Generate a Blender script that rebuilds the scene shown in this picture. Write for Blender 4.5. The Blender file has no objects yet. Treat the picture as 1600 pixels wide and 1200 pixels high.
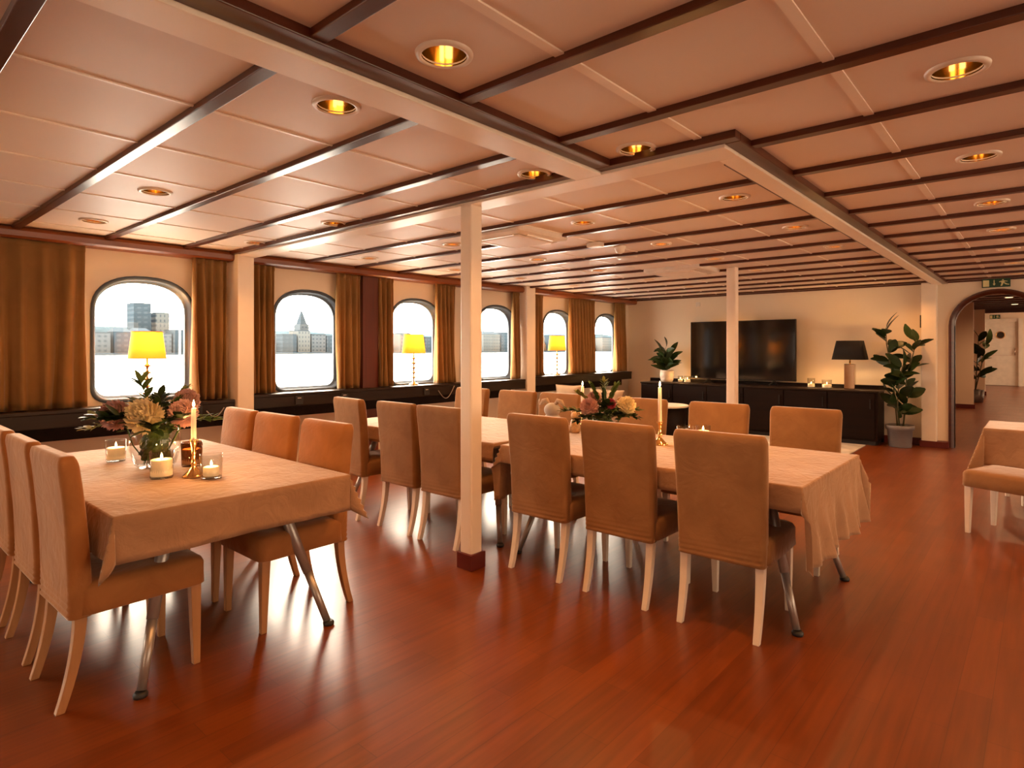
import bpy, bmesh, math, random
from mathutils import Vector, Matrix, noise
from mathutils.geometry import tessellate_polygon
PI = math.pi
S = bpy.context.scene
COL = S.collection
random.seed(7)

# ------------------------------------------------------------------ camera, world, exposure
cd = bpy.data.cameras.new('camera'); cam = bpy.data.objects.new('camera', cd); COL.objects.link(cam)
cam.location = (6.2, 0, 1.38)
cam.rotation_euler = (PI/2, 0, math.radians(41.293))
cd.sensor_width = 36; cd.lens = 945/1600*36
cd.shift_y = -55/1600
cd.clip_start = .05; cd.clip_end = 4000
S.camera = cam
S.view_settings.view_transform = 'Standard'; S.view_settings.look = 'None'
S.view_settings.gamma = 1; S.view_settings.use_curve_mapping = False
S.view_settings.exposure = 0.6
W = bpy.data.worlds.new('world'); S.world = W; W.use_nodes = True
wn = W.node_tree.nodes; wl = W.node_tree.links
bg = wn['Background']
# hazy evening sky: bright cream glow low over the water on the sea side, dimmer and warmer elsewhere
bg.inputs[1].default_value = 1.0
tc = wn.new('ShaderNodeTexCoord'); dp = wn.new('ShaderNodeVectorMath'); dp.operation = 'DOT_PRODUCT'
dp.inputs[1].default_value = Vector((-.92, .32, .20)).normalized()
cr = wn.new('ShaderNodeMapRange'); cr.interpolation_type = 'SMOOTHSTEP'
cr.inputs['From Min'].default_value = -.2; cr.inputs['From Max'].default_value = 1.0
mxw = wn.new('ShaderNodeMix'); mxw.data_type = 'RGBA'; mxw.clamp_result = False
mxw.inputs[6].default_value = (3.6, 2.6, 1.7, 1); mxw.inputs[7].default_value = (30.0, 24.5, 18.5, 1)
wl.new(tc.outputs['Generated'], dp.inputs[0]); wl.new(dp.outputs['Value'], cr.inputs[0])
wl.new(cr.outputs[0], mxw.inputs[0]); wl.new(mxw.outputs[2], bg.inputs[0])
if hasattr(W, 'cycles'):
    W.cycles.sampling_method = 'MANUAL'; W.cycles.sample_map_resolution = 256
WARM = (1.0, .44, .13)
WIN_Y = [1.92, 3.54, 5.06, 6.60, 8.10, 9.60]           # window centres on the sea side
AFT_Y = [-1.25, -2.80, -4.35]                          # unseen windows added behind the viewer, continuing the row, for more daylight
WX = .10                                               # inner face of that wall
FARY = 10.4; CEIL = 2.33; RX = 12.3; BY = -6.0
def light(name, kind, loc, power, color=WARM, **kw):
    l = bpy.data.lights.new(name, kind); l.energy = power; l.color = color
    o = bpy.data.objects.new(name, l); o.location = loc; COL.objects.link(o)
    for k, v in kw.items(): setattr(l, k, v)
    return o
for i, y in enumerate(WIN_Y+AFT_Y):                    # sky portals in the windows and the added openings
    for x, r in ((WX-.2, -PI/2), (RX+.2, PI/2))[:2 if i < 6 else 1]:
        big = x > 5
        p = light('window_portal', 'AREA', (x, y, 1.2 if big else 1.44), 1, (1, 1, 1), shape='RECTANGLE', size=1.85 if big else 1.25, size_y=1.3 if big else 1.0)
        p.rotation_euler = (0, r, 0); p.data.cycles.is_portal = True
REAR = [(6.2, 8.2)]   # unseen opening added behind the viewer to let sky light in
for a, b in REAR:
    p = light('rear_opening_portal', 'AREA', ((a+b)/2, BY-.15, 1.2), 1, (1, 1, 1), shape='RECTANGLE', size=2.0, size_y=1.8)
    p.rotation_euler = (PI/2, 0, 0); p.data.cycles.is_portal = True
p = light('corridor_portal', 'AREA', (8.2, 22.5, 1.5), 1, (1, 1, 1), shape='RECTANGLE', size=1.6, size_y=3.0)
p.rotation_euler = (0, PI/2, 0); p.data.cycles.is_portal = True
LAMP_W = 12.0; SPOT_W = 24.0; CANDLE_W = 1.7

# ------------------------------------------------------------------ materials
def new_mat(name):
    m = bpy.data.materials.new(name); m.use_nodes = True
    return m, m.node_tree.nodes, m.node_tree.links, m.node_tree.nodes['Principled BSDF']
def plain(name, col, rough=.5, metal=0, noise_amt=.06, scale=8, bump=0, bscale=60, sheen=0, spec=.5, coat=0):
    m, n, l, b = new_mat(name)
    b.inputs['Roughness'].default_value = rough; b.inputs['Metallic'].default_value = metal
    b.inputs['Specular IOR Level'].default_value = spec
    if coat: b.inputs['Coat Weight'].default_value = coat; b.inputs['Coat Roughness'].default_value = .15
    t = n.new('ShaderNodeTexCoord')
    nz = n.new('ShaderNodeTexNoise'); nz.inputs['Scale'].default_value = scale; nz.inputs['Detail'].default_value = 4
    l.new(t.outputs['Object'], nz.inputs['Vector'])
    rp = n.new('ShaderNodeValToRGB')
    a = 1-noise_amt; c2 = 1+noise_amt
    rp.color_ramp.elements[0].position = .3; rp.color_ramp.elements[1].position = .7
    rp.color_ramp.elements[0].color = (col[0]*a, col[1]*a, col[2]*a, 1)
    rp.color_ramp.elements[1].color = (min(1, col[0]*c2), min(1, col[1]*c2), min(1, col[2]*c2), 1)
    l.new(nz.outputs['Fac'], rp.inputs[0]); l.new(rp.outputs[0], b.inputs['Base Color'])
    if sheen:
        b.inputs['Sheen Weight'].default_value = sheen; b.inputs['Sheen Roughness'].default_value = .35
        b.inputs['Sheen Tint'].default_value = (1, .9, .8, 1)
    if bump:
        n2 = n.new('ShaderNodeTexNoise'); n2.inputs['Scale'].default_value = bscale; n2.inputs['Detail'].default_value = 5
        l.new(t.outputs['Object'], n2.inputs['Vector'])
        bp = n.new('ShaderNodeBump'); bp.inputs['Strength'].default_value = bump; bp.inputs['Distance'].default_value = .02
        l.new(n2.outputs['Fac'], bp.inputs['Height']); l.new(bp.outputs[0], b.inputs['Normal'])
    return m
def wood(name, c1, c2, rough=.3, axis='X', scale=3, spec=.5):
    m, n, l, b = new_mat(name)
    t = n.new('ShaderNodeTexCoord'); mp = n.new('ShaderNodeMapping')
    s = {'X': (.5, 9, 9), 'Y': (9, .5, 9), 'Z': (9, 9, .5)}[axis]
    mp.inputs['Scale'].default_value = s
    nz = n.new('ShaderNodeTexNoise'); nz.inputs['Scale'].default_value = scale; nz.inputs['Detail'].default_value = 6
    rp = n.new('ShaderNodeValToRGB'); rp.color_ramp.elements[0].position = .3; rp.color_ramp.elements[1].position = .7
    rp.color_ramp.elements[0].color = (*c1, 1); rp.color_ramp.elements[1].color = (*c2, 1)
    l.new(t.outputs['Object'], mp.inputs[0]); l.new(mp.outputs[0], nz.inputs['Vector'])
    l.new(nz.outputs['Fac'], rp.inputs[0]); l.new(rp.outputs[0], b.inputs['Base Color'])
    b.inputs['Roughness'].default_value = rough; b.inputs['Specular IOR Level'].default_value = spec
    return m
def floor_mat():
    m, n, l, b = new_mat('parquet')
    t = n.new('ShaderNodeTexCoord'); mp = n.new('ShaderNodeMapping'); mp.inputs['Rotation'].default_value = (0, 0, PI/2)
    br = n.new('ShaderNodeTexBrick'); br.offset = .37
    br.inputs['Scale'].default_value = 1; br.inputs['Brick Width'].default_value = .9; br.inputs['Row Height'].default_value = .11
    br.inputs['Mortar Size'].default_value = .0012; br.inputs['Mortar Smooth'].default_value = .3; br.inputs['Bias'].default_value = 0
    br.inputs['Color1'].default_value = (.150, .030, .0025, 1); br.inputs['Color2'].default_value = (.195, .042, .004, 1)
    br.inputs['Mortar'].default_value = (.09, .016, .003, 1)
    l.new(t.outputs['Object'], mp.inputs[0]); l.new(mp.outputs[0], br.inputs['Vector'])
    m2 = n.new('ShaderNodeMapping'); m2.inputs['Scale'].default_value = (14, .8, 1)
    nz = n.new('ShaderNodeTexNoise'); nz.inputs['Scale'].default_value = 2.5; nz.inputs['Detail'].default_value = 7
    l.new(t.outputs['Object'], m2.inputs[0]); l.new(m2.outputs[0], nz.inputs['Vector'])
    mr = n.new('ShaderNodeMapRange'); mr.inputs['From Min'].default_value = .3; mr.inputs['From Max'].default_value = .7
    mr.inputs['To Min'].default_value = .78; mr.inputs['To Max'].default_value = 1.2
    l.new(nz.outputs['Fac'], mr.inputs[0])
    mx = n.new('ShaderNodeMix'); mx.data_type = 'RGBA'; mx.blend_type = 'MULTIPLY'; mx.inputs[0].default_value = 1
    l.new(br.outputs['Color'], mx.inputs[6]); l.new(mr.outputs[0], mx.inputs[7]); l.new(mx.outputs[2], b.inputs['Base Color'])
    n3 = n.new('ShaderNodeTexNoise'); n3.inputs['Scale'].default_value = 3; n3.inputs['Detail'].default_value = 4
    l.new(t.outputs['Object'], n3.inputs['Vector'])
    r3 = n.new('ShaderNodeMapRange'); r3.inputs['To Min'].default_value = .26; r3.inputs['To Max'].default_value = .38
    l.new(n3.outputs['Fac'], r3.inputs[0]); l.new(r3.outputs[0], b.inputs['Roughness'])
    bp = n.new('ShaderNodeBump'); bp.inputs['Strength'].default_value = .12; bp.inputs['Distance'].default_value = .003
    l.new(nz.outputs['Fac'], bp.inputs['Height']); l.new(bp.outputs[0], b.inputs['Normal'])
    b.inputs['Specular IOR Level'].default_value = .5
    b.inputs['Coat Weight'].default_value = .3; b.inputs['Coat Roughness'].default_value = .3
    return m
def velvet(name, col, bump=.22, wr=7, sheen=.7, trans=0):
    """short pile cloth with brushed patches and soft creases"""
    m, n, l, b = new_mat(name)
    b.inputs['Roughness'].default_value = .85; b.inputs['Specular IOR Level'].default_value = .25
    b.inputs['Sheen Weight'].default_value = sheen; b.inputs['Sheen Roughness'].default_value = .32
    b.inputs['Sheen Tint'].default_value = (1, .86, .72, 1)
    t = n.new('ShaderNodeTexCoord')
    nz = n.new('ShaderNodeTexNoise'); nz.inputs['Scale'].default_value = 5; nz.inputs['Detail'].default_value = 5; nz.inputs['Distortion'].default_value = .8
    l.new(t.outputs['Object'], nz.inputs['Vector'])
    rp = n.new('ShaderNodeValToRGB'); e = rp.color_ramp.elements
    e[0].position = .32; e[0].color = (col[0]*.86, col[1]*.84, col[2]*.82, 1)
    e[1].position = .66; e[1].color = (*[min(1, c*1.08) for c in col], 1)
    l.new(nz.outputs['Fac'], rp.inputs[0]); l.new(rp.outputs[0], b.inputs['Base Color'])
    wv = n.new('ShaderNodeTexNoise'); wv.inputs['Scale'].default_value = wr; wv.inputs['Detail'].default_value = 3; wv.inputs['Distortion'].default_value = 2.2
    l.new(t.outputs['Object'], wv.inputs['Vector'])
    bp = n.new('ShaderNodeBump'); bp.inputs['Strength'].default_value = bump; bp.inputs['Distance'].default_value = .02
    l.new(wv.outputs['Fac'], bp.inputs['Height']); l.new(bp.outputs[0], b.inputs['Normal'])
    if trans:
        tr = n.new('ShaderNodeBsdfTranslucent'); tr.inputs[0].default_value = (min(1, col[0]*1.5), col[1]*1.3, col[2], 1)
        x = n.new('ShaderNodeMixShader'); x.inputs[0].default_value = trans
        l.new(b.outputs[0], x.inputs[1]); l.new(tr.outputs[0], x.inputs[2]); l.new(x.outputs[0], n['Material Output'].inputs[0])
    return m
def glass(name, tint=(1, 1, 1), refl=.06, rough=.0):
    """thin clear glass: see-through with a Fresnel reflection"""
    m = bpy.data.materials.new(name); m.use_nodes = True
    n = m.node_tree.nodes; l = m.node_tree.links; n.clear()
    o = n.new('ShaderNodeOutputMaterial'); t = n.new('ShaderNodeBsdfTransparent'); g = n.new('ShaderNodeBsdfGlossy')
    t.inputs[0].default_value = (*tint, 1); g.inputs['Roughness'].default_value = rough
    f = n.new('ShaderNodeFresnel'); ge = n.new('ShaderNodeNewGeometry'); mr = n.new('ShaderNodeMapRange')
    mr.inputs['To Min'].default_value = 1.45; mr.inputs['To Max'].default_value = 1/1.45
    l.new(ge.outputs['Backfacing'], mr.inputs[0]); l.new(mr.outputs[0], f.inputs[0])
    x = n.new('ShaderNodeMixShader'); l.new(f.outputs[0], x.inputs[0]); l.new(t.outputs[0], x.inputs[1]); l.new(g.outputs[0], x.inputs[2])
    l.new(x.outputs[0], o.inputs[0])
    return m
def emis(name, col, s):
    m, n, l, b = new_mat(name)
    b.inputs['Base Color'].default_value = (*col, 1); b.inputs['Emission Color'].default_value = (*col, 1); b.inputs['Emission Strength'].default_value = s
    return m
def shade_mat():
    m, n, l, b = new_mat('glowing_yellow_lampshade')
    o = n['Material Output']
    tr = n.new('ShaderNodeBsdfTranslucent'); tr.inputs[0].default_value = (.9, .33, .03, 1)
    b.inputs['Base Color'].default_value = (.85, .5, .12, 1); b.inputs['Roughness'].default_value = .9
    b.inputs['Emission Color'].default_value = (1, .47, .045, 1); b.inputs['Emission Strength'].default_value = .12
    t = n.new('ShaderNodeTexCoord'); nz = n.new('ShaderNodeTexNoise'); nz.inputs['Scale'].default_value = 14
    l.new(t.outputs['Object'], nz.inputs[0]); rp = n.new('ShaderNodeValToRGB')
    rp.color_ramp.elements[0].color = (.50, .19, .015, 1); rp.color_ramp.elements[1].color = (.68, .29, .03, 1)
    l.new(nz.outputs['Fac'], rp.inputs[0]); l.new(rp.outputs[0], b.inputs['Base Color'])
    x = n.new('ShaderNodeMixShader'); x.inputs[0].default_value = .22
    l.new(b.outputs[0], x.inputs[1]); l.new(tr.outputs[0], x.inputs[2]); l.new(x.outputs[0], o.inputs[0])
    return m
def wax(name, col, em):
    m, n, l, b = new_mat(name)
    b.inputs['Base Color'].default_value = (*col, 1); b.inputs['Roughness'].default_value = .5
    b.inputs['Emission Color'].default_value = (1, .55, .2, 1); b.inputs['Emission Strength'].default_value = em
    return m
def facade(name, wall, win, sx=3.2, sz=3.0):
    m, n, l, b = new_mat(name)
    t = n.new('ShaderNodeTexCoord'); mp = n.new('ShaderNodeMapping'); mp.inputs['Rotation'].default_value = (PI/2, 0, PI/2)
    br = n.new('ShaderNodeTexBrick'); br.offset = 0; br.inputs['Scale'].default_value = 1
    br.inputs['Brick Width'].default_value = sx; br.inputs['Row Height'].default_value = sz; br.inputs['Mortar Size'].default_value = .9
    br.inputs['Mortar Smooth'].default_value = .05
    br.inputs['Color1'].default_value = (*win, 1); br.inputs['Color2'].default_value = (*win, 1); br.inputs['Mortar'].default_value = (*wall, 1)
    cx = n.new('ShaderNodeCombineXYZ'); se = n.new('ShaderNodeSeparateXYZ')
    l.new(t.outputs['Object'], se.inputs[0]); l.new(se.outputs[1], cx.inputs[0]); l.new(se.outputs[2], cx.inputs[1])
    l.new(cx.outputs[0], br.inputs['Vector']); l.new(br.outputs['Color'], b.inputs['Base Color'])
    b.inputs['Roughness'].default_value = 1; b.inputs['Specular IOR Level'].default_value = 0
    return m

M = dict(
 wall=plain('cream_wall_paint', (.84, .70, .54), .7, noise_amt=.02, scale=2),
 ceil=plain('ceiling_panel', (.80, .66, .55), .5, noise_amt=.03, scale=1.3),
 beam=plain('white_beam_paint', (.90, .78, .65), .35, noise_amt=.02),
 wood=wood('red_brown_wood', (.050, .0085, .002), (.085, .016, .004), .28),
 woody=wood('red_brown_wood_lengthwise', (.050, .0085, .002), (.085, .016, .004), .28, 'Y'),
 woodz=wood('red_brown_wood_upright', (.085, .012, .003), (.13, .021, .005), .3, 'Z'),
 cornice=wood('cornice_wood', (.16, .038, .009), (.23, .06, .016), .35, 'Y'),
 dark=wood('dark_stained_shelf', (.012, .006, .003), (.026, .012, .006), .35, 'Y', spec=.3),
 black=wood('black_cabinet', (.006, .002, .001), (.012, .004, .002), .5, 'X', spec=.15),
 plinth=plain('red_plinth_paint', (.11, .009, .004), .4),
 floor=floor_mat(),
 velvet=velvet('beige_velvet_lit', (.40, .165, .050)),  # left-table chairs: lamp and candle glow lifted into the base colour
 velvet2=velvet('beige_velvet_plain', (.30, .145, .056)),  # same velvet without the glow in its colour
 cloth=velvet('beige_tablecloth_velvet', (.37, .21, .118), .32, 9),
 curtain=velvet('ochre_curtain_velvet', (.33, .175, .06), .1, 6, .5, .22),
 legw=plain('whitewashed_leg', (.78, .66, .55), .4, noise_amt=.03),
 legn=wood('natural_beech_leg', (.40, .19, .075), (.50, .25, .10), .4, 'Z'),
 metal=plain('grey_table_leg_metal', (.42, .39, .37), .35, metal=.6),
 rubber=plain('black_foot', (.02, .018, .018), .5),
 frame=plain('grey_window_frame', (.07, .09, .12), .4, metal=.2),
 glass=glass('window_glass', (.96, .98, 1)),
 cglass=glass('clear_glass', (.93, .93, .92)),
 sglass=glass('smoked_glass', (.55, .38, .26)),
 brass=plain('brass', (.85, .55, .22), .18, metal=1, noise_amt=.03),
 gold=plain('gold_reflector', (.95, .66, .27), .12, metal=1, noise_amt=.02),
 rim=plain('white_rim', (.75, .62, .50), .3),
 bulb=emis('warm_bulb', (1, .62, .25), 9),
 bulbd=emis('pale_downlight_tube', (1, .72, .36), 2.2),
 shade=shade_mat(),
 bshade=plain('black_lampshade', (.012, .009, .009), .8),
 chrome=plain('bronze_chrome', (.62, .50, .40), .10, metal=1),
 wax=wax('cream_wax', (.85, .68, .45), .25),
 waxd=wax('amber_wax', (.6, .33, .12), .12),
 taper=wax('taper_wax', (.88, .72, .58), .05),
 flame=emis('candle_flame', (1, .70, .32), 14),
 tv=plain('tv_screen', (.004, .004, .005), .09, spec=.8),
 tvf=plain('tv_bezel', (.01, .01, .01), .4),
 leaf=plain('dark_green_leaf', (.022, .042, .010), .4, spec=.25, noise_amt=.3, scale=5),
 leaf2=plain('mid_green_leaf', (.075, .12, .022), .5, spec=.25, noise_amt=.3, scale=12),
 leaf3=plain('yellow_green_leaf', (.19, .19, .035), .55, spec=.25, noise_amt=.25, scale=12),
 stem=plain('plant_stem', (.10, .09, .035), .7),
 pot=plain('grey_ceramic_pot', (.20, .18, .18), .45),
 potw=plain('off_white_ribbed_pot', (.66, .56, .47), .55),
 soil=plain('soil', (.025, .015, .01), 1, noise_amt=.4, scale=40),
 pinkf=plain('dusty_pink_petal', (.68, .40, .34), .7, noise_amt=.12, scale=40),
 mauve=plain('mauve_petal', (.56, .33, .30), .7, noise_amt=.15, scale=40),
 yelf=plain('cream_yellow_petal', (.88, .74, .46), .7, noise_amt=.1, scale=40),
 magf=plain('magenta_petal', (.42, .04, .07), .7, noise_amt=.12, scale=40),
 sofa=plain('beige_sofa_fabric', (.46, .33, .22), .9, bump=.1),
 rug=plain('pale_patterned_rug', (.50, .46, .42), 1, noise_amt=.35, scale=4),
 white=plain('white_plastic', (.78, .70, .62), .35),
 door=plain('white_door_paint', (.82, .74, .62), .3),
 signg=plain('exit_sign_green', (.008, .05, .022), .35),
 signy=emis('exit_sign_pale', (.55, .42, .17), .12),
 ceramic=plain('glazed_figurine', (.62, .40, .20), .25, noise_amt=.35, scale=25),
 cable=plain('grey_cable', (.30, .25, .22), .5),
 deck=plain('pale_bounce_deck', (.62, .58, .52), .7),  # pale so the added decks bounce sky light indoors
 water=plain('harbour_water', (.46, .54, .60), .25, noise_amt=.1, scale=.05, bump=.4, bscale=.8, spec=1),  # bright milky base stands in for reflected sky glare
 hill=plain('hazy_wooded_hill', (.042, .072, .10), 1, noise_amt=.35, scale=.06, spec=0),  # woods tinted blue, distance haze put into the colour
 fac1=facade('hazy_stone_facade', (.10, .13, .165), (.05, .075, .105)),  # facade colours carry a painted bluish distance haze
 fac2=facade('hazy_cream_facade', (.135, .16, .18), (.065, .09, .12), 2.6, 3.4),
 fac3=facade('hazy_grey_facade', (.055, .085, .12), (.075, .11, .15), 4, 3.2),
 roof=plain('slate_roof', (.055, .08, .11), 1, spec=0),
)

# ------------------------------------------------------------------ mesh helpers
class MB:
    def __init__(s): s.v = []; s.f = []; s.sm = []
    def box(s, x0, x1, y0, y1, z0, z1, mat=None):
        b = len(s.v)
        P = [(x0,y0,z0),(x1,y0,z0),(x1,y1,z0),(x0,y1,z0),(x0,y0,z1),(x1,y0,z1),(x1,y1,z1),(x0,y1,z1)]
        if mat: P = [tuple(mat @ Vector(p)) for p in P]
        s.v += P
        for f in ((0,3,2,1),(4,5,6,7),(0,1,5,4),(1,2,6,5),(2,3,7,6),(3,0,4,7)): s.f.append([b+i for i in f]); s.sm.append(False)
        return s
    def loops(s, L, cap0=True, cap1=True, smooth=True, closed=True):
        b = len(s.v); n = len(L[0])
        for lp in L: s.v += [tuple(p) for p in lp]
        for k in range(len(L)-1):
            for i in range(n if closed else n-1):
                j = (i+1) % n
                s.f.append([b+k*n+i, b+k*n+j, b+(k+1)*n+j, b+(k+1)*n+i]); s.sm.append(smooth)
        if cap0: s.f.append([b+i for i in reversed(range(n))]); s.sm.append(False)
        if cap1: s.f.append([b+(len(L)-1)*n+i for i in range(n)]); s.sm.append(False)
        return s
    def lathe(s, prof, n=24, c=(0,0,0), cap=True, smooth=True):
        L = [[(c[0]+r*math.cos(2*PI*i/n), c[1]+r*math.sin(2*PI*i/n), c[2]+z) for i in range(n)] for r, z in prof]
        return s.loops(L, cap, cap, smooth)
    def tube(s, pts, rad, n=8, cap=True):
        pts = [Vector(p) for p in pts]
        if not isinstance(rad, (list, tuple)): rad = [rad]*len(pts)
        L = []
        up = Vector((0, 0, 1)); prev = None
        for i, p in enumerate(pts):
            d = (pts[min(i+1, len(pts)-1)] - pts[max(i-1, 0)]).normalized()
            if prev is None:
                a = d.cross(up)
                if a.length < .05: a = d.cross(Vector((1, 0, 0)))
            else: a = prev - d*prev.dot(d)
            a.normalize(); prev = a; b2 = d.cross(a)
            L.append([p + (a*math.cos(2*PI*k/n) + b2*math.sin(2*PI*k/n))*rad[i] for k in range(n)])
        return s.loops(L, cap, cap)
    def sphere(s, c, r, n=16, m=10, sq=(1,1,1)):
        L = []
        for k in range(m+1):
            a = -PI/2 + PI*k/m; rr = max(math.cos(a), .02)*r
            L.append([(c[0]+rr*math.cos(2*PI*i/n)*sq[0], c[1]+rr*math.sin(2*PI*i/n)*sq[1], c[2]+r*math.sin(a)*sq[2]) for i in range(n)])
        return s.loops(L)
    def leaf(s, base, d, up, ln, wd, curl=.25, seg=6, fold=.12):
        """one leaf blade with a fold along the midrib and a droop"""
        d = Vector(d).normalized(); base = Vector(base); up = Vector(up)
        side = d.cross(up); 
        if side.length < .05: side = d.cross(Vector((1, 0, 0)))
        side.normalize(); nrm = side.cross(d).normalized()
        b = len(s.v)
        for k in range(seg+1):
            t = k/seg; w = wd*.5*(math.sin(PI*min(t*.94+.03, 1))**.75)
            p = base + d*(ln*t) - nrm*(curl*ln*t*t)
            s.v += [tuple(p - side*w + nrm*w*fold*2), tuple(p), tuple(p + side*w + nrm*w*fold*2)]
        for k in range(seg):
            q = b+k*3
            s.f += [[q, q+1, q+4, q+3], [q+1, q+2, q+5, q+4]]; s.sm += [True, True]
        return s
    def obj(s, name, mat, parent=None, bevel=0, loc=None, recalc=False):
        me = bpy.data.meshes.new(name); me.from_pydata(s.v, [], s.f)
        me.polygons.foreach_set('use_smooth', s.sm); me.materials.append(mat)
        if recalc:
            bm = bmesh.new(); bm.from_mesh(me); bmesh.ops.recalc_face_normals(bm, faces=bm.faces); bm.to_mesh(me); bm.free()
        me.update()
        o = bpy.data.objects.new(name, me); COL.objects.link(o)
        if parent: o.parent = parent
        if loc: o.location = loc
        if bevel:
            md = o.modifiers.new('bevel', 'BEVEL'); md.width = bevel; md.segments = 2; md.limit_method = 'ANGLE'; md.angle_limit = math.radians(50)
        return o
def box(*a): return MB().box(*a)
def thing(name, label, cat, loc=(0,0,0), rz=0, group=None):
    o = bpy.data.objects.new(name, None); COL.objects.link(o); o.empty_display_size = .1
    o.location = loc; o.rotation_euler = (0, 0, rz); return tag(o, label, cat, group)
def tag(o, label, cat, group=None, kind=None):
    o['label'] = label; o['category'] = cat
    if group: o['group'] = group
    if kind: o['kind'] = kind
    return o
def struct(o): o['kind'] = 'structure'; return o
def dup(root, loc, rz, label, group=None):
    r = root.copy(); COL.objects.link(r); r.location = loc; r.rotation_euler = (0, 0, rz); r['label'] = label
    if group: r['group'] = group
    for ch in list(root.children):
        c = ch.copy(); COL.objects.link(c); c.parent = r
        for g in list(ch.children):
            e = g.copy(); COL.objects.link(e); e.parent = c
    return r
def rrect(w, d, r, n=5, cx=0, cy=0, z=0):
    """rounded rectangle loop, counter-clockwise"""
    out = []
    for qx, qy, a0 in ((1, 1, 0), (-1, 1, PI/2), (-1, -1, PI), (1, -1, 3*PI/2)):
        for k in range(n+1):
            a = a0 + PI/2*k/n
            out.append((cx+qx*(w/2-r)+r*math.cos(a), cy+qy*(d/2-r)+r*math.sin(a), z))
    return out
def plate_with_holes(outer, holes, to3d, thick):
    """flat plate of given thickness with holes; to3d maps (u,v,depth) to a point"""
    loops2 = [outer]+holes
    tris = tessellate_polygon([[Vector((u, v, 0)) for u, v in lp] for lp in loops2])
    flat = [p for lp in loops2 for p in lp]; n = len(flat); mb = MB()
    mb.v = [to3d(u, v, 0) for u, v in flat] + [to3d(u, v, thick) for u, v in flat]
    for t in tris:
        mb.f.append([t[0], t[1], t[2]]); mb.f.append([n+t[2], n+t[1], n+t[0]]); mb.sm += [False, False]
    b = 0
    for lp in loops2:
        m = len(lp)
        for i in range(m):
            j = (i+1) % m; mb.f.append([b+i, b+j, n+b+j, n+b+i]); mb.sm.append(False)
        b += m
    return mb
TRIM = [0]
def trim(mb, mat, bevel=0):
    TRIM[0] += 1
    return struct(mb.obj('trim_%d' % TRIM[0], mat, bevel=bevel))

# ------------------------------------------------------------------ shell
def slope(y): return max(0, (y-10.5)*.0138)
fl = MB()
fl.loops([[(0-.1, y, slope(y)-.1), (RX+.1, y, slope(y)-.1), (RX+.1, y, slope(y)), (-.1, y, slope(y))] for y in (BY-.1, 10.5, 26)], smooth=False)
struct(fl.obj('floor', M['floor'], recalc=True))

def window_outline(cy, w=.80, z0=.93, z1=2.01, spring=1.70, rb=.12, grow=0):
    """arched ship window: rounded lower corners, upright sides, flattened arch"""
    hw = w/2+grow; z0 -= grow; z1 += grow; rb += grow*.6; pts = []
    for k in range(7): a = -PI/2+PI/2*k/6; pts.append((cy+hw-rb+rb*math.cos(a), z0+rb+rb*math.sin(a)))
    n = 20
    for k in range(n+1):
        a = PI*k/n; e = .84
        c, s_ = math.cos(a), math.sin(a)
        pts.append((cy+hw*math.copysign(abs(c)**e, c), spring+(z1-spring)*abs(s_)**e))
    for k in range(7): a = PI+PI/2*k/6; pts.append((cy-hw+rb+rb*math.cos(a), z0+rb+rb*math.sin(a)))
    return pts
def wall_windows(name, xin, sgn, base):
    hs = [window_outline(y, grow=.005) for y in WIN_Y+AFT_Y]
    w = plate_with_holes([(BY, -.02), (FARY+.1, -.02), (FARY+.1, 2.45), (BY, 2.45)], hs, lambda u, v, d: (xin+sgn*d, u, v), .12)
    struct(w.obj(name, M['wall'], recalc=True))
    for i, y in enumerate(WIN_Y+AFT_Y):
        o = window_outline(y, grow=.004); inn = window_outline(y, grow=-.035)
        L = []
        for off, lp in ((-.012, window_outline(y, grow=.022)), (-.02, window_outline(y, grow=.008)), (-.012, window_outline(y, grow=-.012)), (.07, window_outline(y, grow=-.014)), (.075, inn), (.11, inn), (.115, o), (-.0, o), (0, window_outline(y, grow=.022)), (-.012, window_outline(y, grow=.022))):
            L.append([(xin+sgn*off, a, b) for a, b in lp])
        f = MB().loops(L, False, False).obj('window_%d' % (base+i), M['frame'], recalc=True)
        struct(f)
        g = window_outline(y, grow=-.03)
        p = MB(); p.v = [(xin+sgn*.09, a, b) for a, b in g]; p.f = [list(range(len(g)))]; p.sm = [False]
        p.obj('pane', M['glass'], f)
wall_windows('wall_left', WX, -1, 1)
w = plate_with_holes([(BY, -.02), (FARY+.1, -.02), (FARY+.1, 2.45), (BY, 2.45)], [[(y-.62, .3), (y+.62, .3), (y+.62, 2.1), (y-.62, 2.1)] for y in WIN_Y], lambda u, v, d: (RX+d, u, v), .12)  # tall unseen openings added on this side to brighten the room
struct(w.obj('wall_right', M['wall'], recalc=True))
struct(box(RX+.12, RX+9, BY-12, FARY+12, -.1, -.02).obj('floor_side_bounce_deck', M['deck']))  # unseen deck added outside to bounce sky light onto the ceiling
# wall behind the camera
w = plate_with_holes([(-.1, -.02), (RX+.1, -.02), (RX+.1, 2.45), (-.1, 2.45)], [[(a, .3), (b, .3), (b, 2.1), (a, 2.1)] for a, b in REAR], lambda u, v, d: (u, BY-d, v), .12)
struct(w.obj('wall_rear', M['wall'], recalc=True))
struct(box(-.1, RX+.1, BY-12, BY-.12, -.1, -.02).obj('floor_bounce_deck', M['deck']))  # second added deck, bouncing light in through the rear opening
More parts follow.
